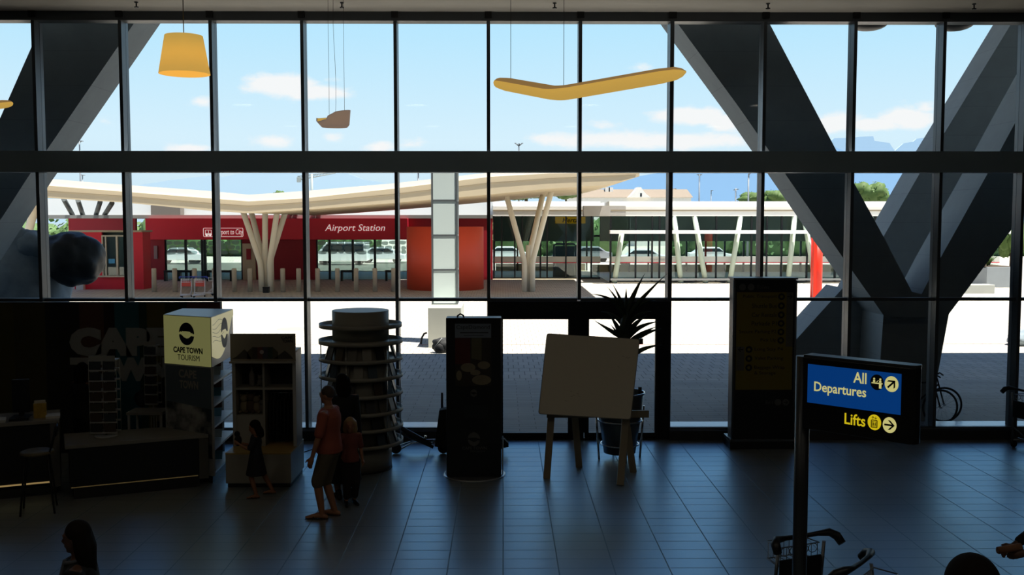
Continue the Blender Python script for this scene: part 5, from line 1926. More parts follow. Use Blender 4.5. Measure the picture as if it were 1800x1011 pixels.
pts = [(X(520, 15.9), 15.9, .006), (X(545, 16.2), 16.2, .006), (X(600, 16.35), 16.35, .006), (X(690, 16.4), 16.4, .006)]
tag(MB().tube(pts, .006, 6).build('floor_cable', black_plastic), 'thin black cable on the floor running behind the round tower', 'cable')

# ------------------------------------------------------------------ black poster kiosk
def kiosk():
    Y = 14.35
    x0, x1 = X(783, Y), X(881, Y)
    H = Z(559, Y)
    t = thing('poster_kiosk', 'tall black poster kiosk on a round base disc', 'kiosk', ((x0 + x1) / 2, Y, 0))
    w = (x1 - x0) / 2
    bk = mat('kiosk black', (20, 20, 22), .4, 0, .05, 3)
    MB().lathe([(0, 0), (w + .06, 0), (w + .06, .014), (w + .03, .02), (0, .02)], 60, (0, .22, 0)).build('base_disc', alu, t)
    MB().box(-w, w, 0, .3, .021, H).build('cabinet', bk, t, bevel=.01)
    F = FRONT((0, -.001, 0))
    kx = Y / FPX
    def u(px): return X(px, Y) - (x0 + x1) / 2
    z = lambda py: Z(py, Y)
    MB().plate([(u(799), z(594)), (u(863), z(594)), (u(863), z(569)), (u(799), z(569))], F, 0, .003).build('poster_header', mat('pale blue header', (120, 134, 152), .5), t)
    text('CapeDiamond', FRONT(((u(799) + u(863)) / 2, -.005, z(576))), mat('header lettering', (52, 58, 70), .5), t, 9 * kx, 59 * kx)
    MB().plate([(u(808), z(585.5)), (u(858), z(585.5)), (u(858), z(584)), (u(808), z(584))], F, .003, .005).build('small_print', MATS['header lettering'], t)
    MB().plate([(u(814), z(590)), (u(850), z(590)), (u(850), z(589)), (u(814), z(589))], F, .003, .005).build('small_print', MATS['header lettering'], t)
    MB().plate([(u(799), z(678)), (u(863), z(678)), (u(863), z(594.5)), (u(799), z(594.5))], F, 0, .002).build('poster_picture', mat('dark poster picture', (48, 40, 34), .5, 0, .5, 9), t)
    MB().plate([(u(799), z(640)), (u(826), z(640)), (u(826), z(594.5)), (u(799), z(594.5))], F, .002, .003).build('poster_curtain', mat('dark red poster area', (78, 28, 22), .5, 0, .2, 6), t)
    MB().plate([(u(828), z(630)), (u(846), z(634)), (u(846), z(594.5)), (u(828), z(594.5))], F, .002, .003).build('poster_wall', mat('dull green poster area', (92, 90, 70), .5, 0, .2, 6), t)
    pl = mat('poster plates', (128, 120, 100), .5, 0, .25, 10)
    for cx_, cy_, rx_, ry_ in ((846, 668, 17, 9), (822, 646, 13, 8), (850, 642, 11, 7), (806, 660, 5, 9), (835, 655, 9, 5)):
        pts = [(max(u(799), min(u(863), u(cx_) + rx_ * kx * math.cos(2 * PI * i / 20))), z(cy_) + ry_ * kx * math.sin(2 * PI * i / 20)) for i in range(20)]
        MB().plate(pts, F, .002, .004).build('poster_plate', pl, t)
    gl = mat('grey kiosk print', (88, 88, 86), .5)
    logo(FRONT((u(832), -.002, z(691))), 6 * kx, gl, gl, t)
    MB().plate([(u(815), z(735)), (u(858), z(735)), (u(858), z(713)), (u(815), z(713))], F, 0, .002).build('lower_panel', mat('kiosk lower panel', (30, 33, 36), .4), t)
    logo(FRONT((u(832), -.002, z(772))), 11 * kx, gl, gl, t)
    text('CAPE TOWN', FRONT((u(833), -.002, z(787.5))), gl, t, 5 * kx, 44 * kx, bold=.02)
    text('TOURISM', FRONT((u(838), -.002, z(793.5))), gl, t, 3 * kx, 26 * kx)
    MB().tube([(u(803), .12, H), (u(803), .12, H + .02), (u(808), .12, H + .05), (u(814), .12, H + .02), (u(814), .12, H)], .012, 8).build('lifting_ring', black_metal, t)
    MB().tube([(w, .1, .021), (w + .02, .1, .03), (w + .02, .1, .6)], .008, 6).build('side_cable', alu, t)
kiosk()

# ------------------------------------------------------------------ whiteboard easel
def easel():
    Yb = 14.2
    TL, TR, BR, BL = P(961, 586, 14.45), P(1125, 596, 14.30), P(1109, 738, 14.02), P(946, 728, 14.18)
    c = (BL + BR) / 2
    t = thing('whiteboard_easel', 'whiteboard leaning on a wooden easel near the entrance doors', 'whiteboard', (c.x, c.y, 0))
    R = (TR - TL + BR - BL).normalized()
    U = ((TL + TR) / 2 - (BL + BR) / 2).normalized()
    F = frame((TL + TR + BR + BL) / 4, R, U)
    Fi = F.inverted()
    q = [Fi @ p for p in (BL, BR, TR, TL)]
    pts = [(p.x, p.y) for p in q]
    # rounded corners
    rp = []
    n = 4
    for i in range(4):
        p0, p1, p2 = Vector(pts[i - 1]), Vector(pts[i]), Vector(pts[(i + 1) % 4])
        a = p1 + (p0 - p1).normalized() * .04
        b = p1 + (p2 - p1).normalized() * .04
        for v in bez((*a, 0), (*p1, 0), (*b, 0), 4):
            rp.append((v.x, v.y))
    MB().plate(rp, F, -.03, 0).build('board', mat('board edge', (120, 118, 110), .5), t, world=True)
    inn = [(a * .985, b * .985) for a, b in rp]
    MB().plate(inn, F, .0005, .003).build('writing_surface', mat('whiteboard face', (205, 200, 184), .35, 0, .02, 2), t, world=True)
    s = MB()
    rnd = random.Random(2)
    for (ox, oy, n_) in ((-.33, -.28, 7), (.36, .26, 4)):
        for i in range(n_):
            a = (ox + rnd.uniform(0, .2), oy + rnd.uniform(-.1, .06))
            b = (a[0] + rnd.uniform(.01, .05), a[1] + rnd.uniform(-.02, .02))
            s.plate([a, b, (b[0], b[1] + .006), (a[0], a[1] + .006)], F, .0032, .004)
    s.build('faint_marks', mat('faint marker', (150, 146, 134), .5), t, world=True)
    wd = mat('easel wood', (142, 132, 112), .6, 0, .15, 6)
    def leg(top, bot, w=.05):
        d = (bot - top).normalized()
        sx = Vector((1, 0, 0))
        sy = d.cross(sx).normalized()
        sx = sy.cross(d).normalized()
        a = [top + sx * i * w + sy * j * w * .7 for i, j in ((-1, -1), (1, -1), (1, 1), (-1, 1))]
        m = MB()
        v = a + [p + (bot - top) for p in a]
        m.add(v, [(0, 1, 2, 3), (7, 6, 5, 4), (0, 4, 5, 1), (1, 5, 6, 2), (2, 6, 7, 3), (3, 7, 4, 0)])
        return m.build('leg', wd, t, world=True, fix=True)
    off = F.to_3x3() @ Vector((0, 0, -.07))
    g1, g2 = G(961, 841), G(1090, 853)
    g3, g4 = G(1018, 821), G(1113, 830)
    for g, px, py in ((g1, 975, 640), (g2, 1106, 660)):
        top = P(px, py, 14.42) + off
        leg(top, Vector((g.x, g.y, 0)))
    for g, px, py in ((g3, 1004, 660), (g4, 1090, 660)):
        top = P(px, py, 14.55) + off
        leg(top, Vector((g.x, g.y, 0)))
    p = P(960, 727, 14.5); q_ = P(1139, 726, 14.4)
    MB().box(p.x, q_.x, 14.3, 14.36, q_.z - .05, q_.z + .05).build('cross_bar', wd, t, world=True)
    pen = P(1127, 600, 14.28)
    MB().cbox(pen, (.05, .05, .08)).build('corner_clip', black_plastic, t, world=True)
easel()

# ------------------------------------------------------------------ aloe in metal pot
def aloe():
    Y = 15.55
    cx = X(1092, Y)
    t = thing('potted_aloe', 'tall spiky aloe in a metal pot on a ring stand before the doors', 'plant', (cx, Y, 0))
    pm = mat('zinc pot', (96, 104, 110), .35, .7, .1, 4)
    zr = Z(690, Y)
    MB().lathe([(.0, .1), (.25, .1), (.385, zr), (.37, zr), (.24, .14), (0, .14)], 56).build('pot', pm, t)
    MB().lathe([(0, zr - .09), (.36, zr - .09), (.36, zr - .07), (0, zr - .06)], 40).build('soil', mat('dark soil', (30, 26, 22), .9, 0, .3, 8), t)
    n = 48
    def rg(r, z, rad):
        return MB().tube([(r * math.cos(2 * PI * i / n), r * math.sin(2 * PI * i / n), z) for i in range(n)], rad, 8, closed=True)
    rg(.385, zr, .014).build('pot_rim', chrome, t)
    rg(.35, Z(738, Y), .013).build('stand_ring', chrome, t)
    rg(.30, .24, .012).build('stand_ring', chrome, t)
    for k in range(4):
        a = R_(45 + 90 * k - 35)
        r0_, r1_ = .335, .395
        MB().tube([(r0_ * math.cos(a), r0_ * math.sin(a), 0), (r1_ * math.cos(a), r1_ * math.sin(a), Z(715, Y))], .018, 10).build('stand_leg', chrome, t)
    tm = mat('aloe trunk', (44, 36, 28), .9, 0, .2, 8, .4)
    zc = Z(560, Y)
    x1 = X(1101, Y) - cx
    MB().tube([(0, 0, zr - .08), (.02, 0, 1.4), (x1, 0, zc)], [.08, .055, .05], 14).build('trunk', tm, t)
    lm = mat('aloe leaf', (38, 52, 34), .5, 0, .2, 6)
    def T(px, py, dy=0.0):
        return P(px, py, Y + dy) - Vector((cx, Y, 0))
    kx = Y / FPX
    LV = [((1098, 562), (1086, 520), (1039, 517), -.25, 4.2), ((1096, 562), (1093, 532), (1067, 504), .1, 3.6), ((1097, 562), (1097, 532), (1077, 500), -.15, 4.0),
          ((1100, 562), (1104, 532), (1134, 480), .0, 5.8), ((1101, 562), (1111, 532), (1121, 498), .2, 3.2), ((1102, 562), (1114, 535), (1173, 481), -.2, 4.6),
          ((1100, 562), (1128, 524), (1152, 529), .3, 4.0), ((1098, 576), (1084, 550), (1056, 548), .3, 4.2), ((1100, 576), (1122, 546), (1145, 548), -.3, 4.2),
          ((1099, 562), (1100, 530), (1101, 506), .3, 4.0),
          ((1096, 594), (1080, 586), (1044, 563), -.15, 4.6), ((1095, 596), (1088, 576), (1070, 551), .0, 5.2), ((1090, 589), (1082, 582), (1073, 570), -.3, 2.2),
          ((1101, 594), (1110, 570), (1138, 554), .0, 5.6), ((1104, 594), (1120, 570), (1160, 565), -.1, 4.6), ((1110, 598), (1130, 584), (1154, 574), .1, 4.0),
          ((1112, 600), (1136, 582), (1164, 578), -.2, 4.2), ((1104, 632), (1128, 608), (1164, 607), -.1, 4.6), ((1098, 600), (1100, 575), (1104, 548), -.3, 5.0)]
    for b_, c_, e_, dy, wpx in LV:
        A, C2, E = T(*b_), T(*c_, dy * .5), T(*e_, dy)
        pts = bez(A, C2, E, 10)
        ts = []
        for i in range(11):
            dd = (pts[min(i + 1, 10)] - pts[max(i - 1, 0)]).normalized()
            ts.append(dd.cross(Vector((.15, 1, 0))).normalized())
        m = MB().sheet(pts, [wpx * kx * f for f in (.8, 1, 1, .96, .9, .8, .68, .52, .35, .18, .03)], ts, wpx * kx * .35)
        m.build('leaf', lm, t)
    MB().ball(T(1099, 580), (.09, .09, .26), 18, 12, None, .2, 3).build('leaf_heart', lm, t)
    stick = P(1128, 684, Y - .1)
    MB().tube([(stick.x - cx, .1, zr - .07), (stick.x - cx, .1, zr + .07)], .03, 10).build('irrigation_peg', black_plastic, t)
aloe()

# ------------------------------------------------------------------ directory totem
def totem():
    Y = 16.2
    x0, x1 = X(1293, Y), X(1402, Y)
    H = Z(492, Y)
    t = thing('directory_totem', 'tall directory totem with yellow face by the right windows', 'sign', ((x0 + x1) / 2, Y, 0))
    w = (x1 - x0) / 2
    bk = mat('totem black', (22, 22, 23), .45, 0, .05, 3)
    MB().box(-w - .05, w + .03, -.04, .42, 0, .13).build('base', bk, t, bevel=.01)
    MB().box(-w - .05, w + .03, -.05, .43, .131, .165).build('base_rim', mat('totem rim', (90, 92, 96), .3, .6), t)
    MB().box(-w, w, 0, .36, .166, H).build('cabinet', bk, t, bevel=.008)
    for s_ in (-1, 1):
        MB().tube([(s_ * w, .01, .17), (s_ * w, .01, H - .01)], .02, 10).build('edge_trim', frame_metal, t)
    MB().box(-w - .02, w + .02, -.02, .38, H + .001, H + .03).build('cap', frame_metal, t)
    z = lambda py: Z(py, Y)
    cx = (x0 + x1) / 2
    def u(px): return X(px, Y) - cx
    F = FRONT((0, -.001, 0))
    yl = mat('totem yellow', (122, 108, 34), .5, 0, .05, 2)
    MB().plate([(u(1297), z(686)), (u(1397), z(686)), (u(1397), z(514)), (u(1297), z(514))], F, 0, .003).build('yellow_face', yl, t)
    gy = mat('totem grey field', (96, 94, 84), .5)
    MB().plate([(u(1385), z(610)), (u(1397), z(610)), (u(1397), z(514)), (u(1385), z(514))], F, .003, .0045).build('grey_field', gy, t)
    MB().plate([(u(1298), z(652)), (u(1312), z(652)), (u(1312), z(610)), (u(1298), z(610))], F, .003, .0045).build('grey_field', gy, t)
    k = Y / FPX
    F2 = -.005
    rows = [('Public Transport', 522), ('Shuttle Bus', 538), ('Car Rentals', 554), ('Parkade P1', 569), ('Secure Parking P2', 584), ('Pick Up', 599)]
    ws = (60, 44, 44, 44, 66, 28)
    for (s_, py), ww in zip(rows, ws):
        text(s_, FRONT((u(1368), F2, z(py))), ink_blk, t, 7.5 * k, ww * k, align='R', ext=.001)
    for s_, py, ww in (('Long Stay P4', 615, 50), ('Valet Parking', 631, 51), ('Baggage Wrap', 647, 54), ('& Storage', 657, 38)):
        text(s_, FRONT((u(1330), F2, z(py))), ink_blk, t, 7.5 * k, ww * k, align='L', ext=.001)
    m = MB()
    g = MB()
    for px, py in [(1376, p) for _, p in rows] + [(1320, p) for p in (615, 631, 647)]:
        m.disc((u(px), z(py)), 6 * k, F, .003, .006)
        g.disc((u(px), z(py)), 3.0 * k, F, .006, .007, 6)
    m.build('symbol_discs', ink_blk, t)
    g.build('symbols', yl, t)
    gp = mat('grey totem print', (92, 92, 90), .5)
    for px, py in ((1307, 505), (1322, 505), (1373, 708), (1387, 708)):
        MB().disc((u(px), z(py)), 6 * k, F, .001, .003).build('symbol_disc', gp, t)
    text('Toilets', FRONT((u(1332), F2 + .002, z(505))), gp, t, 6 * k, 22 * k, align='L', ext=.001)
    text('Exit', FRONT((u(1365), F2 + .002, z(708))), gp, t, 6 * k, 14 * k, align='R', ext=.001)
    m = MB()
    def arrow(m, F, cx, cy, s_, ang, th, d0, d1):
        ca, sa = math.cos(ang), math.sin(ang)
        def r(p): return (cx + s_ * (p[0] * ca - p[1] * sa), cy + s_ * (p[0] * sa + p[1] * ca))
        m.plate([r(p) for p in ((-1, -th), (.75, -th), (.75, th), (-1, th))], F, d0, d1)
        m.plate([r(p) for p in ((1, 0), (.1, .9), (-.3, .9), (.6, 0), (-.3, -.9), (.1, -.9))], F, d0, d1)
    arrow(m, F, u(1391), z(522), 4.5 * k, 0, .16, .005, .006)
    arrow(m, F, u(1305), z(615), 4.5 * k, PI, .16, .005, .006)
    arrow(m, F, u(1387), z(708), 4 * k, 0, .16, .003, .004)
    m.build('arrows', ink_blk, t)
    return arrow
arrow = totem()

# ------------------------------------------------------------------ departures sign on its pole
def dep_sign():
    px0 = Vector((X(1417, 8.0), 8.0, 0))
    Rv = Vector((.7071, -.7071, 0))
    t = thing('direction_sign', 'lit blue and black All Departures and Lifts sign on a tall pole', 'sign', px0)
    pm = mat('sign pole', (60, 62, 64), .35, .5, .05, 3)
    MB().cyl((0, 0, 0), .17, 0, .02, 40).build('pole_base', pm, t)
    MB().cyl((0, 0, 0), .058, .021, 2.66, 32).build('pole', pm, t)
    bx_ = mat('sign box black', (16, 16, 17), .35, 0, .05, 3)
    F = frame((0, 0, 0), Rv, (0, 0, 1))
    L_ = .955
    # rounded far end
    N = F.to_3x3() @ Vector((0, 0, 1))
    sec = [(.04, .07), (.04, -.07)] + [(L_ - .07 + .07 * math.sin(a), -.07 * math.cos(a)) for a in [PI * k / 10 for k in range(11)]]
    sec = [(.04, .07), (.04, -.07), (L_ - .05, -.07), (L_ - .015, -.05), (L_, 0), (L_ - .015, .05), (L_ - .05, .07)]
    MB().prism([F @ Vector((a, 2.085, b)) for a, b in sec], (0, 0, .575)).build('sign_box', bx_, t, bevel=.006)
    MB().prism([F @ Vector((a, 2.661, b)) for a, b in sec], (0, 0, .02)).build('top_cap', pm, t)
    blue = mat('lit blue panel', (10, 60, 130), .4, 0, .02, 1, emit=(6, 66, 140), es=.55)
    MB().plate([(.08, 2.30), (.838, 2.30), (.838, 2.61), (.08, 2.61)], F, .0705, .075).build('blue_panel', blue, t)
    tx = mat('lit cream letters', (232, 226, 150), .5, emit=(240, 232, 150), es=.55)
    ty = mat('lit yellow letters', (236, 216, 40), .5, emit=(240, 214, 30), es=.6)
    def FF(x, z, d): return frame(F @ Vector((x, z, d)), Rv, (0, 0, 1))
    text('All', FF(.57, 2.546, .0755), tx, t, .085, .105, align='R', bold=.012)
    text('Departures', FF(.57, 2.426, .0755), tx, t, .1, .43, align='R', bold=.012)
    text('Lifts', FF(.567, 2.214, .0715), ty, t, .088, .168, align='R', bold=.012)
    m = MB().disc((.653, 2.527), .053, F, .0755, .077, 32, .060)
    m.build('check_in_disc', ink_blk, t)
    m = MB()
    m.disc((.766, 2.526), .053, F, .0755, .077, 32, .060)
    m.build('arrow_disc', tx, t)
    m = MB().disc((.638, 2.216), .053, F, .0715, .0735, 32, .060)
    m.build('lift_disc', ty, t)
    m = MB().disc((.757, 2.212), .053, F, .0715, .0735, 32, .060)
    m.build('arrow_disc', tx, t)
    m = MB()
    arrow(m, F, .766, 2.526, .04, PI / 4, .17, .0775, .079)
    m.build('arrow', ink_blk, t)
    m = MB()
    arrow(m, F, .757, 2.212, .04, 0, .17, .074, .0755)
    m.build('arrow', ink_blk, t)
    # desk symbol: two people over a counter
    m = MB()
    for cx_, s_ in ((-.022, .9), (.026, 1)):
        m.disc((.653 + cx_, 2.527 + .026), .0075, F, .0775, .079, 14)
        m.plate([(.653 + cx_ - .009, 2.527), (.653 + cx_ + .009, 2.527), (.653 + cx_ + .007, 2.544), (.653 + cx_ - .007, 2.544)], F, .0775, .079)
    m.plate([(.653 - .042, 2.516), (.653 + .044, 2.516), (.653 + .044, 2.524), (.653 - .042, 2.524)], F, .0775, .079)
    m.plate([(.653 + .017, 2.482), (.653 + .036, 2.482), (.653 + .036, 2.516), (.653 + .017, 2.516)], F, .0775, .079)
    m.plate([(.653 - .004, 2.526), (.653 + .012, 2.540), (.653 + .012, 2.545), (.653 - .004, 2.531)], F, .0775, .079)
    m.build('check_in_symbol', tx, t)
    # lift symbol
    m = MB()
    Fl = frame(F @ Vector((.638, 2.205, .074)), Rv, (0, 0, 1))
    ring_rect(m, Fl, .026, .031, .008, .006, .0015)
    ring_rect(m, Fl, .017, .021, .002, .003, .0015)
    for dx in (-.007, .007):
        m.plate([(dx - .003, -.015), (dx + .003, -.015), (dx + .004, .006), (dx - .004, .006)], Fl, 0, .0015)
        m.disc((dx, .0105), .003, Fl, 0, .0015, 10)
    arrow(m, Fl, -.011, .046, .011, PI / 2, .14, 0, .0015)
    arrow(m, Fl, .011, .046, .011, -PI / 2, .14, 0, .0015)
    m.build('lift_symbol', ink_blk, t)
dep_sign()
# ================================================================== PEOPLE
def bake(mb, name, m, parent, vox=0.012, smooth=6, fac=.5):
    """closed overlapping pieces -> one continuous surface"""
    me = bpy.data.meshes.new('tmp')
    me.from_pydata([tuple(v) for v in mb.v], [], mb.f)
    bm = bmesh.new(); bm.from_mesh(me)
    bmesh.ops.remove_doubles(bm, verts=bm.verts, dist=1e-5)
    bmesh.ops.recalc_face_normals(bm, faces=bm.faces)
    bm.to_mesh(me); bm.free()
    ob = bpy.data.objects.new('tmp', me)
    col.objects.link(ob)
    r = ob.modifiers.new('r', 'REMESH'); r.mode = 'VOXEL'; r.voxel_size = vox; r.use_smooth_shade = True
    s = ob.modifiers.new('s', 'SMOOTH'); s.iterations = smooth; s.factor = fac
    dg = bpy.context.evaluated_depsgraph_get(); dg.update()
    nm = bpy.data.meshes.new_from_object(ob.evaluated_get(dg))
    bpy.data.objects.remove(ob); bpy.data.meshes.remove(me)
    nm.name = name
    nm.materials.clear(); nm.materials.append(m)
    nm.polygons.foreach_set('use_smooth', [True] * len(nm.polygons))
    o = bpy.data.objects.new(name, nm)
    col.objects.link(o)
    o.parent = parent
    return o

def ik(a, b, l1, l2, bend):
    a, b, bend = Vector(a), Vector(b), Vector(bend)
    d = b - a
    L = min(d.length, (l1 + l2) * .999)
    d = d.normalized()
    b = a + d * L
    x = (l1 * l1 - l2 * l2 + L * L) / (2 * L)
    h = math.sqrt(max(l1 * l1 - x * x, 0))
    n = bend - d * bend.dot(d)
    n = n.normalized() if n.length > 1e-6 else d.orthogonal().normalized()
    return a + d * x + n * h, b

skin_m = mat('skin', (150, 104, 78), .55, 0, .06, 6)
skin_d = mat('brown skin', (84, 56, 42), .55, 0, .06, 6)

def person(label, loc, rotz, h, sex='m', feet=((.06, .02), (-.06, -.02)), hands=((.17, -.02, .47), (-.17, -.02, .47)), head_yaw=0.0, head_pitch=0.0, lean=0.0,
           hair=None, hair_len=.0, hair_m=None, shirt=None, sleeve=.5, pants=None, pant_len=.5, skirt=False, shoes=None, skin=skin_m, child=0.0, vox=.011, lift_toe=0.0, ponytail=False, collar=None, cat='person', hair_big=1.0, broad=1.0):
    """local frame: faces -Y, +X is the person's left"""
    t = thing('person', label, cat, loc, rotz)
    def S(x, y, z):
        k = z - .5
        return Vector((x * h, (y - lean * max(k, 0)) * h, z * h))
    hs = 1.0 + child                      # bigger head on children
    sh = (.112 if sex == 'm' else .098) * broad
    hip = .052 if sex == 'm' else .056
    b = MB()
    # trunk
    tr = [(.475, .072, .06), (.50, .083, .066), (.54, .086, .066), (.60, .074, .056), (.66, .078, .058), (.72, .094, .064), (.77, .1, .062), (.805, .088, .052), (.83, .05, .042), (.845, .036, .036)]
    if sex == 'f':
        tr = [(.475, .076, .062), (.50, .09, .072), (.54, .088, .068), (.61, .066, .052), (.66, .07, .056), (.72, .083, .066), (.77, .086, .058), (.805, .076, .048), (.83, .044, .038), (.845, .032, .032)]
    tr = [(z_, a_ * (1 + (broad - 1) * (1 if z_ < .81 else 0)), b_ * (1 + (broad - 1) * (1 if z_ < .81 else 0))) for z_, a_, b_ in tr]
    def trunk(mb, g, z0=0, z1=1, grow=0.0):
        rows = []
        for z, rx_, ry_ in tr:
            if z0 <= z <= z1:
                p = S(0, 0, z)
                rows.append((p.x, p.y, p.z, (rx_ + g + grow * max(0, .6 - z)) * h, (ry_ + g + grow * max(0, .6 - z)) * h))
        mb.etube(rows, 24)
    trunk(b, 0)
    # neck and head
    hc = S(0, -.012, .925) - Vector((0, 0, .03 * child * h))
    b.ctube([S(0, 0, .80), S(0, -.004, .86), hc - Vector((0, 0, .03 * h))], [.034 * h, .03 * h, .03 * h])
    HM = Matrix.Rotation(head_yaw, 3, 'Z') @ Matrix.Rotation(head_pitch, 3, 'X')
    def H(x, y, z): return hc + HM @ (Vector((x, y, z)) * h * hs)
    b.ball(H(0, .004, .012), Vector((.042, .053, .056)) * h * hs, 20, 14, HM)
    b.ball(H(0, -.014, -.022), Vector((.034, .036, .045)) * h * hs, 18, 12, HM)
    b.ball(H(0, -.035, -.052), Vector((.014, .012, .012)) * h * hs, 12, 8, HM)     # chin
    b.ctube([H(0, -.046, .008), H(0, -.058, -.012), H(0, -.052, -.017)], [.005 * h * hs, .0075 * h * hs, .008 * h * hs], 8)   # nose
    b.ball(H(0, -.047, -.033), Vector((.014, .006, .004)) * h * hs, 10, 6, HM)     # lips
    b.ball(H(0, -.046, .016), Vector((.028, .008, .005)) * h * hs, 10, 6, HM)      # brow
    for s_ in (-1, 1):
        b.ball(H(s_ * .042, .006, -.006), Vector((.006, .013, .018)) * h * hs, 10, 8, HM)
        b.ball(H(s_ * .016, -.045, .005), Vector((.007, .006, .005)) * h * hs, 8, 6, HM)
    # legs
    legs = []
    for s_, ft in ((1, feet[0]), (-1, feet[1])):
        fx, fy = ft[0], ft[1]
        fz = ft[2] if len(ft) > 2 else 0.0
        hp = Vector((s_ * hip * h, 0, .50 * h))
        ank = Vector((fx * h, (fy + .02) * h, (.045 + fz) * h))
        kn, ank = ik(hp, ank, .235 * h, .235 * h, (0, -1, 0))
        legs.append((s_, hp, kn, ank))
        b.ctube([hp, hp + (kn - hp) * .4, kn, kn + (ank - kn) * .3, ank], [.058 * h, .05 * h, .034 * h, .034 * h, .022 * h])
        toe = ank + Vector((s_ * .02 * h, -.105 * h, (-.03 + lift_toe) * h))
        heel = ank + Vector((0, .03 * h, -.026 * h))
        b.ctube([heel, ank + Vector((0, -.03 * h, -.018 * h)), toe], [.018 * h, .022 * h, .013 * h])
        if not shoes:
            for q in range(5):
                o_ = Vector(((q - 2) * .008 * h, (-.008 + abs(q - 1) * .003) * h, 0))
                b.ctube([toe + o_ * .8, toe + o_ + Vector((0, -.012 * h, 0))], [.0055 * h, .005 * h], 8)
    # arms
    arms = []
    for s_, hd in ((1, hands[0]), (-1, hands[1])):
        sp = S(s_ * sh, 0, .80)
        wr = S(*hd) if hd[2] > .5 else Vector((hd[0] * h, hd[1] * h, hd[2] * h))
        el, wr = ik(sp, wr, .168 * h, .15 * h, (s_ * .25, 1, -.2))
        arms.append((s_, sp, el, wr))
        b.ctube([S(s_ * sh * .5, 0, .795), sp, sp + (el - sp) * .35, el, el + (wr - el) * .3, wr], [.034 * h, .034 * h, .028 * h, .022 * h, .022 * h, .015 * h])
        d = (wr - el).normalized()
        side = Vector((s_, 0, 0)) - d * d.x * s_
        side = side.normalized()
        fwd = d.cross(side).normalized()
        if fwd.y > 0: fwd = -fwd
        pc_ = wr + d * .03 * h
        b.ctube([wr, pc_, wr + d * .05 * h], [.014 * h, .021 * h, .018 * h])
        for q in range(4):
            base = wr + d * .05 * h + fwd * (q - 1.5) * .0105 * h
            ln = (.034, .04, .043, .036)[3 - q] * h
            curl = -side * .012 * h
            b.ctube([base, base + d * ln * .5 + curl * .3, base + d * ln * .9 + curl * 1.4], [.0062 * h, .0056 * h, .0048 * h], 8)
        b.ctube([wr + d * .015 * h + fwd * .012 * h, wr + d * .035 * h + fwd * .03 * h, wr + d * .055 * h + fwd * .036 * h], [.008 * h, .007 * h, .0055 * h], 8)
    bake(b, 'body', skin, t, vox * .8, 4)
    g = .009
    if shirt:
        c = MB()
        rows = []
        for z, rx_, ry_ in tr:
            if .49 <= z <= .832:
                p = S(0, 0, z)
                ex = g + (.012 if z < .62 else .004)
                rows.append((p.x, p.y, p.z, (rx_ + ex) * h, (ry_ + ex) * h))
        c.etube(rows, 24)
        for s_, sp, el, wr in arms:
            q = [S(s_ * sh * .45, 0, .79), sp, sp + (el - sp) * min(1, sleeve * 1.7)]
            r_ = [.040 * h, .041 * h, .037 * h]
            if sleeve > .6:
                q = [S(s_ * sh * .45, 0, .79), sp, el, el + (wr - el) * (sleeve - .6) / .4 * .97]
                r_ = [.042 * h, .044 * h, .033 * h, .026 * h]
            c.ctube(q, r_, 14)
        bake(c, 'shirt', shirt, t, vox, 4)
    if pants:
        c = MB()
        if skirt:
            zb = .5 - pant_len * .5
            n = 5
            c.etube([(0, 0, (zb + (.58 - zb) * i / n) * h, (.15 - .05 * i / n) * h, (.135 - .055 * i / n) * h) for i in range(n + 1)], 28)
        else:
            rows = []
            for z, rx_, ry_ in tr:
                if z <= .60:
                    p = S(0, 0, z)
                    rows.append((p.x, p.y, p.z, (rx_ + .009) * h, (ry_ + .009) * h))
            c.etube(rows, 24)
            for s_, hp, kn, ank in legs:
                if pant_len <= .5:
                    e = hp + (kn - hp) * pant_len * 2
                    c.ctube([hp, hp + (e - hp) * .5, e], [.068 * h, .064 * h, .06 * h], 16)
                else:
                    e = kn + (ank - kn) * min(1, (pant_len - .5) * 2) * .96
                    c.ctube([hp, kn, e], [.066 * h, .05 * h, .046 * h if pant_len < .8 else .038 * h], 16)
        bake(c, 'skirt' if skirt else 'trousers', pants, t, vox, 4)
    if shoes:
        for s_, hp, kn, ank in legs:
            c = MB()
            c.ctube([ank + Vector((0, .03 * h, -.026 * h)), ank + Vector((0, -.03 * h, -.02 * h)), ank + Vector((s_ * .018 * h, -.11 * h, (-.03 + lift_toe) * h))], [.025 * h, .028 * h, .018 * h])
            c.ctube([ank + Vector((0, .01 * h, -.02 * h)), ank + Vector((0, .005 * h, .012 * h))], [.027 * h, .027 * h])
            bake(c, 'shoe', shoes, t, vox * .8, 3)
    else:
        sandal = mat('dark sandal', (30, 26, 24), .7)
        for s_, hp, kn, ank in legs:
            toe = ank + Vector((s_ * .02 * h, -.125 * h, (-.046 + lift_toe) * h))
            heel = ank + Vector((0, .045 * h, -.042 * h))
            m = MB().sheet([heel, (heel + toe) / 2 + Vector((0, 0, -.002 * h)), toe], [.02 * h, .027 * h, .018 * h], (1, 0, 0), .005 * h)
            so = m.build('sandal', sandal, t)
            md = ank + Vector((s_ * .012 * h, -.055 * h, -.02 * h))
            MB().tube([md + Vector((-.026 * h, .01 * h, -.02 * h)), md + Vector((0, -.02 * h, .008 * h)), md + Vector((.026 * h, .01 * h, -.02 * h))], .005 * h, 6).build('strap', sandal, so)
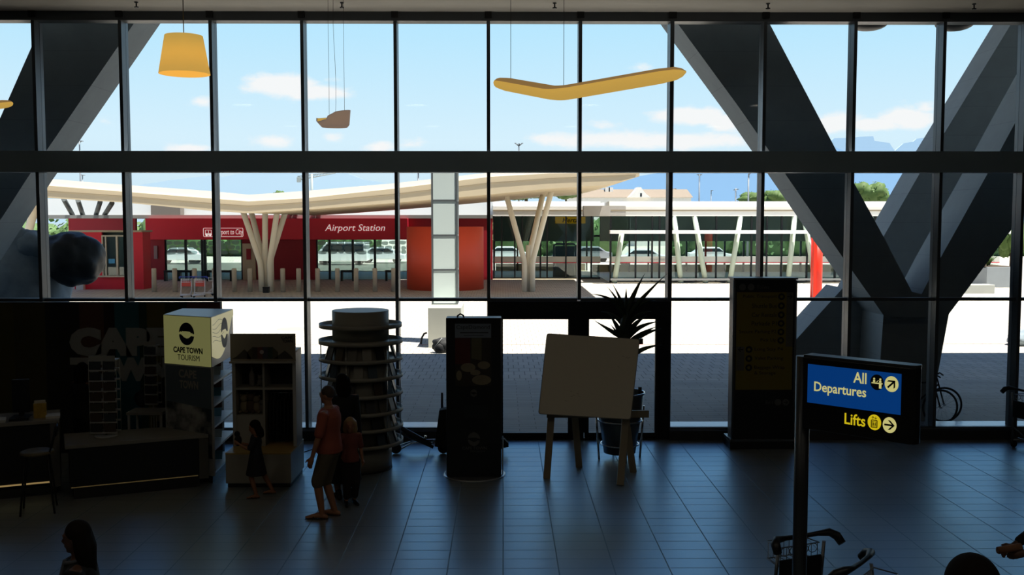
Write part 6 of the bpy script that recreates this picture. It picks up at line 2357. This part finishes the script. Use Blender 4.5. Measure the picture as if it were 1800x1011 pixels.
    if hair_m:
        c = MB()
        c.ball(H(0, .010, .022 + .02 * (hair_big - 1)), Vector((.047, .055, .055)) * h * hs * hair_big, 24, 16, HM)
        if hair_len > 0:
            for s_ in (-1, -.5, 0, .5, 1):
                p0 = H(s_ * .03, .025, .02)
                p1 = H(s_ * .034, .046 - .012 * abs(s_), -.05)
                p2 = H(s_ * .026, .05 - .012 * abs(s_), -.05 - hair_len)
                if ponytail and s_ != 0:
                    continue
                r_ = .03 * h * hs
                c.ctube([p0, p1, p2], [r_, r_ * (1.15 if not ponytail else .9), r_ * .6], 12)
            if not ponytail:
                c.ball(H(0, .034, -.03), Vector((.048, .034, .06)) * h * hs, 16, 10, HM)
        bake(c, 'hair', hair_m, t, vox, 12)
    if collar:
        c = MB().tube([S(.05 * math.cos(a), .05 * math.sin(a) - .01, .835 + .012 * math.sin(a)) for a in [2 * PI * i / 20 for i in range(20)]], .009 * h, 8, closed=True)
        c.ctube([S(.02, -.055, .83), S(.03, -.075, .74), S(.026, -.08, .64)], [.01 * h, .012 * h, .008 * h], 8)
        c.build('scarf', collar, t)
    return t

h_dark = mat('dark hair', (24, 19, 16), .9, 0, .25, 20, spec=.1)
h_brown = mat('short brown hair', (62, 48, 38), .6, 0, .2, 20)
h_blonde = mat('blonde hair', (150, 120, 82), .5, 0, .2, 20)
dk_cloth = mat('black cloth', (24, 24, 26), .85, 0, .15, 8, .1)
# man with the orange red shirt, facing left
g = G(566, 909)
person('man in orange red T-shirt, khaki shorts and sandals standing with his back half turned', (X(574, g.y), g.y, 0), R_(-98), 1.69, 'm', feet=((.055, -.065), (-.045, .0)), hands=((.17, -.09, .44), (-.16, -.02, .45)), head_yaw=R_(-12), hair_m=h_brown, broad=1.16,
       shirt=mat('orange red cotton', (150, 78, 62), .85, 0, .08, 8), sleeve=.5, pants=mat('khaki cotton', (92, 84, 68), .85, 0, .1, 8), pant_len=.52)
# woman with long dark hair behind him
g = G(606, 880)
person('woman with long dark hair in dark clothes standing before the round tower', (X(598, 13.35), 13.35, 0), R_(-150), 1.70, 'f', feet=((.05, .0), (-.05, -.02)), hands=((.13, -.06, .52), (-.14, .0, .47)), head_yaw=R_(10), hair_m=h_dark, hair_len=.10,
       shirt=dk_cloth, sleeve=.95, pants=mat('dark long skirt', (30, 29, 30), .85, 0, .1, 8), pant_len=.72, skirt=True, shoes=black_plastic)
# blonde child in front of her
person('blonde child in a dull pink top beside the woman, looking back', (X(611, 13.02), 13.02, 0), R_(20), 1.16, 'f', feet=((.05, .0), (-.05, -.03)), hands=((.13, -.06, .52), (-.2, -.1, .55)), head_yaw=R_(-15), hair_m=h_blonde, hair_len=.07, child=.28,
       shirt=mat('dull pink cotton', (120, 66, 60), .85, 0, .1, 8), sleeve=.5, pants=mat('dark leggings', (36, 32, 34), .85, 0, .1, 8), pant_len=.9, shoes=black_plastic)
# small child at the cabinet, stepping left
g = G(444, 874)
person('small dark haired child stepping past the display cabinet holding a toy', (X(443, g.y), g.y, 0), R_(-82), 1.05, 'f', feet=((.05, -.02), (-.04, .19)), hands=((.08, -.2, .72), (-.08, -.2, .70)), head_yaw=0, head_pitch=R_(14), hair_m=h_dark, hair_len=.05, child=.32,
       shirt=mat('navy child top', (32, 34, 44), .85, 0, .1, 8), sleeve=.5, pants=mat('dark child skirt', (30, 28, 32), .85, 0, .1, 8), pant_len=.4, skirt=True, shoes=None)
t_ = thing('soft_toy', 'small dark toy held in front of the stepping child', 'toy', (X(443, g.y) - .235, g.y - .02, .725))
MB().ball((0, 0, .06), (.05, .05, .075), 14, 10).build('body', dk_cloth, t_)
MB().ball((-.01, 0, .15), (.038, .038, .04), 14, 10).build('head', dk_cloth, t_)
# attendant behind the counter
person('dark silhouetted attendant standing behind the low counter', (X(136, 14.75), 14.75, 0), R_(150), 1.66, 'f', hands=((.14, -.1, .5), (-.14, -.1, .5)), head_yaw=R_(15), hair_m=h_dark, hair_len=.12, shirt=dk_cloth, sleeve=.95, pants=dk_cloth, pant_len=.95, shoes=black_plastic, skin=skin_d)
# woman at the bottom left
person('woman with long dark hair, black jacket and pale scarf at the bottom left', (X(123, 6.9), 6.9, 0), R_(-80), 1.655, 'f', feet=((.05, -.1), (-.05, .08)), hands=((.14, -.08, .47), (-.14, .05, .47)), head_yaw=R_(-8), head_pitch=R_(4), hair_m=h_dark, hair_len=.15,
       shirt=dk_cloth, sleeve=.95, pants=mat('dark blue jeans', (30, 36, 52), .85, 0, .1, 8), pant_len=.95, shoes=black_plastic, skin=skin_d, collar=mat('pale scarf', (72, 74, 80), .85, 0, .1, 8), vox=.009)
# head at the bottom right
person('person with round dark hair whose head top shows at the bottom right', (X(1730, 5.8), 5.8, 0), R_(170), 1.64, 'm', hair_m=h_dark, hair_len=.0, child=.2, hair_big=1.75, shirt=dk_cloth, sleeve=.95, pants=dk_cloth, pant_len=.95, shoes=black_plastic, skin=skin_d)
# person at the right edge holding a rolled paper
Yp_ = 8.2
pp = P(1762, 964, Yp_)
t_ = person('person in dark clothes reaching in at the right edge with a rolled brown paper', (pp.x + .46, Yp_, 0), R_(-90), 1.72, 'm', hands=((.1, -.20, pp.z / 1.72 + .015), (-.1, -.16, .56)), hair_m=h_dark, shirt=dk_cloth, sleeve=.9, pants=dk_cloth, pant_len=.95, shoes=black_plastic, skin=skin_d)
m = MB().tube([P(1754, 968, Yp_ - .16), P(1795, 961, Yp_ - .16)], .03, 16)
m.tube([P(1753.5, 968, Yp_ - .16), P(1753, 968, Yp_ - .16)], .024, 16)
tag(m.build('rolled_paper', mat('brown paper', (120, 84, 60), .8, 0, .1, 8)), 'rolled brown paper held out at the right edge', 'paper')
